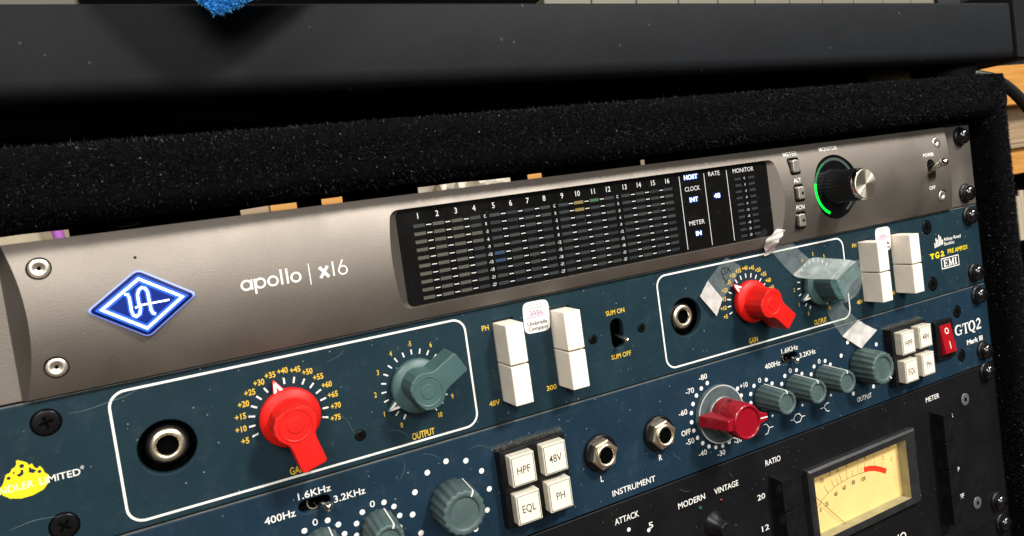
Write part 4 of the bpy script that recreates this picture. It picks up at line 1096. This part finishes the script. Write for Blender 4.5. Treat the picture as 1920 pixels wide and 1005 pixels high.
t2 = thing('tape_strip', 'long crumpled strip of clear tape stuck over the wrapped output knob', 'tape', (352, -2, -102))
# crumpled fold at the top
tape(t2, 'crumpled_fold', 'tape_white', [(326.0, -5.8, -36.0), (321.5, -5.5, -38.5), (318.5, -4.6, -41.2), (320.0, -2.4, -45.0), (320.8, -1.0, -47.8)], [(330.0, -6.2, -37.4), (327.2, -6.6, -39.4), (324.8, -6.4, -41.8), (325.4, -3.4, -44.8), (326.6, -1.2, -46.8)], n=6, nw=5, wob=0.7)
tape(t2, 'upper_strip', 'tape_clear', [(324.0, -3.2, -41.5), (326.2, -0.9, -46.7), (331.5, -0.4, -53.0), (337.6, -0.5, -59.3)], [(331.0, -5.6, -37.8), (336.2, -1.6, -41.0), (342.5, -0.4, -47.6), (349.2, -0.5, -53.6)], wob=0.1)
tape(t2, 'drape_over_knob', 'tape_semi', [(337.6, -0.5, -59.3), (338.4, -2.6, -60.6), (340.6, -8.6, -61.4), (343.8, -14.4, -61.9), (347.6, -15.6, -62.6)], [(349.2, -0.5, -53.6), (351.0, -3.0, -53.2), (354.0, -9.6, -54.2), (357.5, -14.9, -55.2), (361.2, -15.8, -56.6)], wob=0.3)
tape(t2, 'knob_front_wrap', 'tape_clear', [(347.6, -15.6, -62.6), (349.0, -15.5, -66.5), (350.8, -15.5, -70.6), (352.6, -15.0, -74.2)], [(361.2, -15.8, -56.6), (364.8, -15.6, -59.4), (364.6, -15.4, -66.8), (360.2, -15.0, -72.4)], wob=0.3)
tape(t2, 'knob_side_wrap', 'tape_clear', [(361.2, -15.8, -56.6), (364.8, -15.6, -59.4), (364.6, -15.4, -66.8)], [(370.2, -10.5, -56.8), (373.0, -9.5, -61.2), (369.6, -9.8, -68.0)], wob=0.15)
tape(t2, 'lower_strip', 'tape_clear', [(352.6, -15.0, -74.2), (352.4, -7.0, -76.4), (355.6, -2.0, -80.5), (360.5, -0.4, -87.5), (365.4, -0.5, -94.2)], [(360.2, -15.0, -72.4), (363.8, -7.0, -74.2), (366.9, -1.6, -78.1), (371.8, -0.4, -83.2), (377.5, -0.5, -88.6)], n=8, wob=0.1)
tape(t2, 'loose_end', 'tape_white', [(365.4, -0.5, -94.2), (370.0, -0.9, -97.8), (375.8, -1.9, -102.4)], [(377.5, -0.5, -88.6), (382.5, -1.0, -92.2), (388.0, -2.2, -95.7)], wob=0.25)

# ------------------------------------------------------------------ keyboard standing on the rack
kb = thing('keyboard', 'charcoal music keyboard standing on the carpeted rack on rubber feet', 'keyboard', (250, 100, 25))
YK = -15.0
q = MB()
xs = [-40, 60, 180, 300, 420, 503.5]
def zb(x): return 35.8-4.9*max(0, (x-45))/450.0
sec = []
for x in xs:
    b_ = zb(x); z1 = 61.9
    sec.append([(x, 200, b_+2)]+[(x, YK+6.0-6.0*math.sin(a), b_+6.0-6.0*math.cos(a)) for a in [PI/2*k/9 for k in range(10)]]+[ (x, YK, z1-1.5), (x, YK+0.4, z1-0.4), (x, YK+1.5, z1), (x, YK+12, z1), (x, YK+12, z1-4), (x, 200, z1-4)])
q.rings(sec, True, True, True); sh_ = q.build('shell', 'case', kb)
for p_ in sh_.data.polygons: p_.use_smooth = abs(p_.normal.x) < 0.5 and p_.normal.y < -0.02 or p_.normal.z < -0.3
q = MB(); q.box(-40, 505, 131, 200, 57.8, 125); q.build('dark_backing', 'void', kb)  # black panel added behind the keys to darken the strip above the shell
q = MB(); q.box(-40, 445, 30, 195, 25.6, 34.0); q.build('gap_block', 'underside', kb)  # black block added so the gap under the keyboard stays dark
q = MB(); q.box(504.2, 525, YK-2.0, 190, 31.5, 70); q.build('end_cheek', 'case', kb, bevel=1.0)
q = MB(); q.box(430, 640, 150, 215, 31.5, 36.5); q.build('stand_bar', 'underside', kb)
kw = MB(); kw.box(-11.3, 11.3, 0, 120, -8, 0); kwm = kw.mesh('white_key', (0, 0, 0), bevel=0.8); kwm.materials.append(MT['keywhite'])
for i in range(20):
    x = 322.4-23.0+11.5+23.0*(i-12)
    if 20 < x < 480 and not (64 < x < 232): place('white_key', kwm, None, kb, (x, 10, 71.9))
q = MB(); q.box(480, 500, 8, 120, 60, 90); q.build('key_block', 'underside', kb)
q = MB(); q.lathe(0, 0, [(1, 0)], 8)
for fx, fy in ((481, 10), (70, 150), (481, 150)):
    rr = []
    for r_, z in ((14.2, 24.9), (14.8, 26.0), (16.6, zb(fx)+1.5)): rr.append([(fx+r_*math.cos(2*PI*k/36), fy+r_*math.sin(2*PI*k/36), z) for k in range(36)])
    q = MB(); q.rings(rr); q.build('rubber_foot', 'rubber', kb)

# microfibre cloth hanging over the keys
clo = thing('cleaning_cloth', 'blue microfibre cloth hanging its corner over the keyboard front', 'cloth', (105, -30, 52.6))
def cloth():
    q = MB(); tip = Vector((104.3, -31, 54.0)); n_ = 26; top = []; vs = []; fs = []
    for k in range(n_+1):
        t_ = k/n_; z = 54.0+t_*75
        xl = 104.3-1.0-45*t_**0.8; xr = 104.3+1.2+95*t_**0.8
        for j in range(n_+1):
            u = j/n_
            x = xl+(xr-xl)*u
            y = -32-8*t_+2.4*math.sin(u*7+t_*2)*min(1, t_*3)-(8*t_*(0.5-abs(u-0.5)))
            vs.append((x, y+random.uniform(-0.25, 0.25), z+random.uniform(-0.25, 0.25)))
    N = n_+1
    fs = [(k*N+j, k*N+j+1, (k+1)*N+j+1, (k+1)*N+j) for k in range(n_) for j in range(n_)]
    off = len(vs); vs += [(x, y+1.4, z) for x, y, z in vs]
    fs += [(off+a, off+d, off+c, off+b) for a, b, c, d in fs]
    for k in range(n_):
        for j in (0, n_): fs.append((k*N+j, (k+1)*N+j, off+(k+1)*N+j, off+k*N+j))
    for j in range(n_): fs.append((j, j+1, off+j+1, off+j))
    q.add(vs, fs, True)
    return q.build('cloth_sheet', 'cloth', clo)
cloth()
def samp_cloth():
    t_ = random.random()**1.6*0.32; u = random.uniform(-0.02, 1.02)
    z = 54.0+t_*75; xl = 104.3-1.0-45*t_**0.8; xr = 104.3+1.2+95*t_**0.8
    y = -32-8*t_+2.4*math.sin(u*7+t_*2)*min(1, t_*3)-(8*t_*(0.5-abs(u-0.5)))
    return Vector((xl+(xr-xl)*u, y, z)), Vector((0, -0.95, -0.2))
place('cloth_loops', fibres(9000, samp_cloth, 0.3, 0.9, 0.42), 'cloth', clo, (0, 0, 0), kind='stuff')

# black cable running off the keyboard over the rack corner
cb = MB(); P = [(500, 60, 33.5), (522, 30, 32.0), (540, 21, 28.0), (556, 20, 22.5), (576, 20, 9.5), (596, 20, -12), (620, 20, -50)]
pts = []
for i in range(len(P)-1):
    p0, p1, p2, p3 = [Vector(P[k]) for k in (max(i-1, 0), i, i+1, min(i+2, len(P)-1))]
    for k in range(8):
        u = k/8; pts.append(tuple(0.5*((2*p1)+(p2-p0)*u+(2*p0-5*p1+4*p2-p3)*u*u+(3*p1-p0-3*p2+p3)*u**3)))
cb.tube(pts, 3.3, 14)
o = cb.build('black_cable', 'cable'); o['label'] = 'black cable curving down beside the right rack corner'; o['category'] = 'cable'

# ------------------------------------------------------------------ what shows beyond
def one(name, mb, material, label, cat, **kw):
    o = mb.build(name, material, None, **kw); o['label'] = label; o['category'] = cat; return o
q = MB(); q.box(-900, 3000, 1500, 1520, -1500, 2200); o = q.build('back_wall', 'beige'); o['kind'] = 'structure'
q = MB(); q.box(-3000, 4000, -4000, 1500, -1520, -1500); o = q.build('floor', wood_mat('dark floor boards', '4a3524', '5d4630', 2)); o['kind'] = 'structure'
sh = thing('wooden_shelf', 'honey coloured wooden shelf unit behind the rack on the right', 'shelf', (1150, 320, -400))
for nm, z0, z1, k in (('upper_board', 28.0, 80.0, 'orangewood'), ('pale_back_board', -24.0, 27.4, 'palewood'), ('board_edge', -29.5, -24.5, 'palewood'), ('lower_board', -64, -30, 'orangewood')):
    q = MB(); yo = {'upper_board': 300, 'pale_back_board': 330, 'board_edge': 298, 'lower_board': 305}[nm]
    q.box(560, 1700, yo, yo+40, z0, z1); q.build(nm, k, sh, bevel=1.0)
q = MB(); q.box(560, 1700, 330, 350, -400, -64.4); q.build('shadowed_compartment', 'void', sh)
q = MB()
for k in range(14):
    a = 1075+k*7.5; rr = [[(a+5*math.cos(t_), 296+3*math.sin(t_), z) for t_ in [2*PI*i/8 for i in range(8)]] for z in (-150+4*math.sin(k), -92+9*math.sin(k*2.3))]
    q.rings(rr)
one('stacked_papers', q, 'beige', 'pale bundle standing in the shelf beside the rack', 'bundle')
# things behind the units, seen through the slot above the interface
q = MB(); q.box(-150, 60, 560, 564, -100, 120); one('beige_board', q, 'beige', 'beige board behind the rack seen through the left slot', 'board')
q = MB(); q.tube([(-22, 540, 60), (-16, 540, 25), (-10, 540, -20)], 5.0, 10); one('purple_cable', q, 'purple', 'thin purple cable hanging behind the rack', 'cable')
q = MB(); q.tube([(44, 150, 30), (57, 150, 9.5), (62, 150, 8.2), (67, 150, 8.4), (75, 150, 12)], 2.0, 10); one('metal_connector', q, 'chrome', 'small shiny connector behind the slot', 'connector')
q = MB(); q.box(140, 178, 556, 564, -100, 120); one('pale_post', q, 'palewood', 'pale post behind the slot, left of the honey wood', 'post')
q = MB(); q.box(178.6, 215, 552, 562, -100, 120); one('honey_post', q, 'orangewood', 'honey wood post behind the slot', 'post')
q = MB(); q.box(226, 262, 552, 562, -100, 120); one('brown_post', q, 'orangewood', 'narrower honey wood post further right in the slot', 'post')
q = MB(); q.box(478, 520, 552, 562, -100, 120); one('right_post', q, 'orangewood', 'rightmost small wood post in the slot', 'post')
q = MB(); vs = []
for i in range(25):
    for j in range(9):
        vs.append((325+i*6.2, 550+random.uniform(-11, 11), -30+j*12+random.uniform(-3, 3)))
q.add(vs, [(i*9+j, i*9+j+1, (i+1)*9+j+1, (i+1)*9+j) for i in range(24) for j in range(8)]); one('plastic_film', q, 'plasticbag', 'crumpled pale film showing in the slot above the meters', 'film')
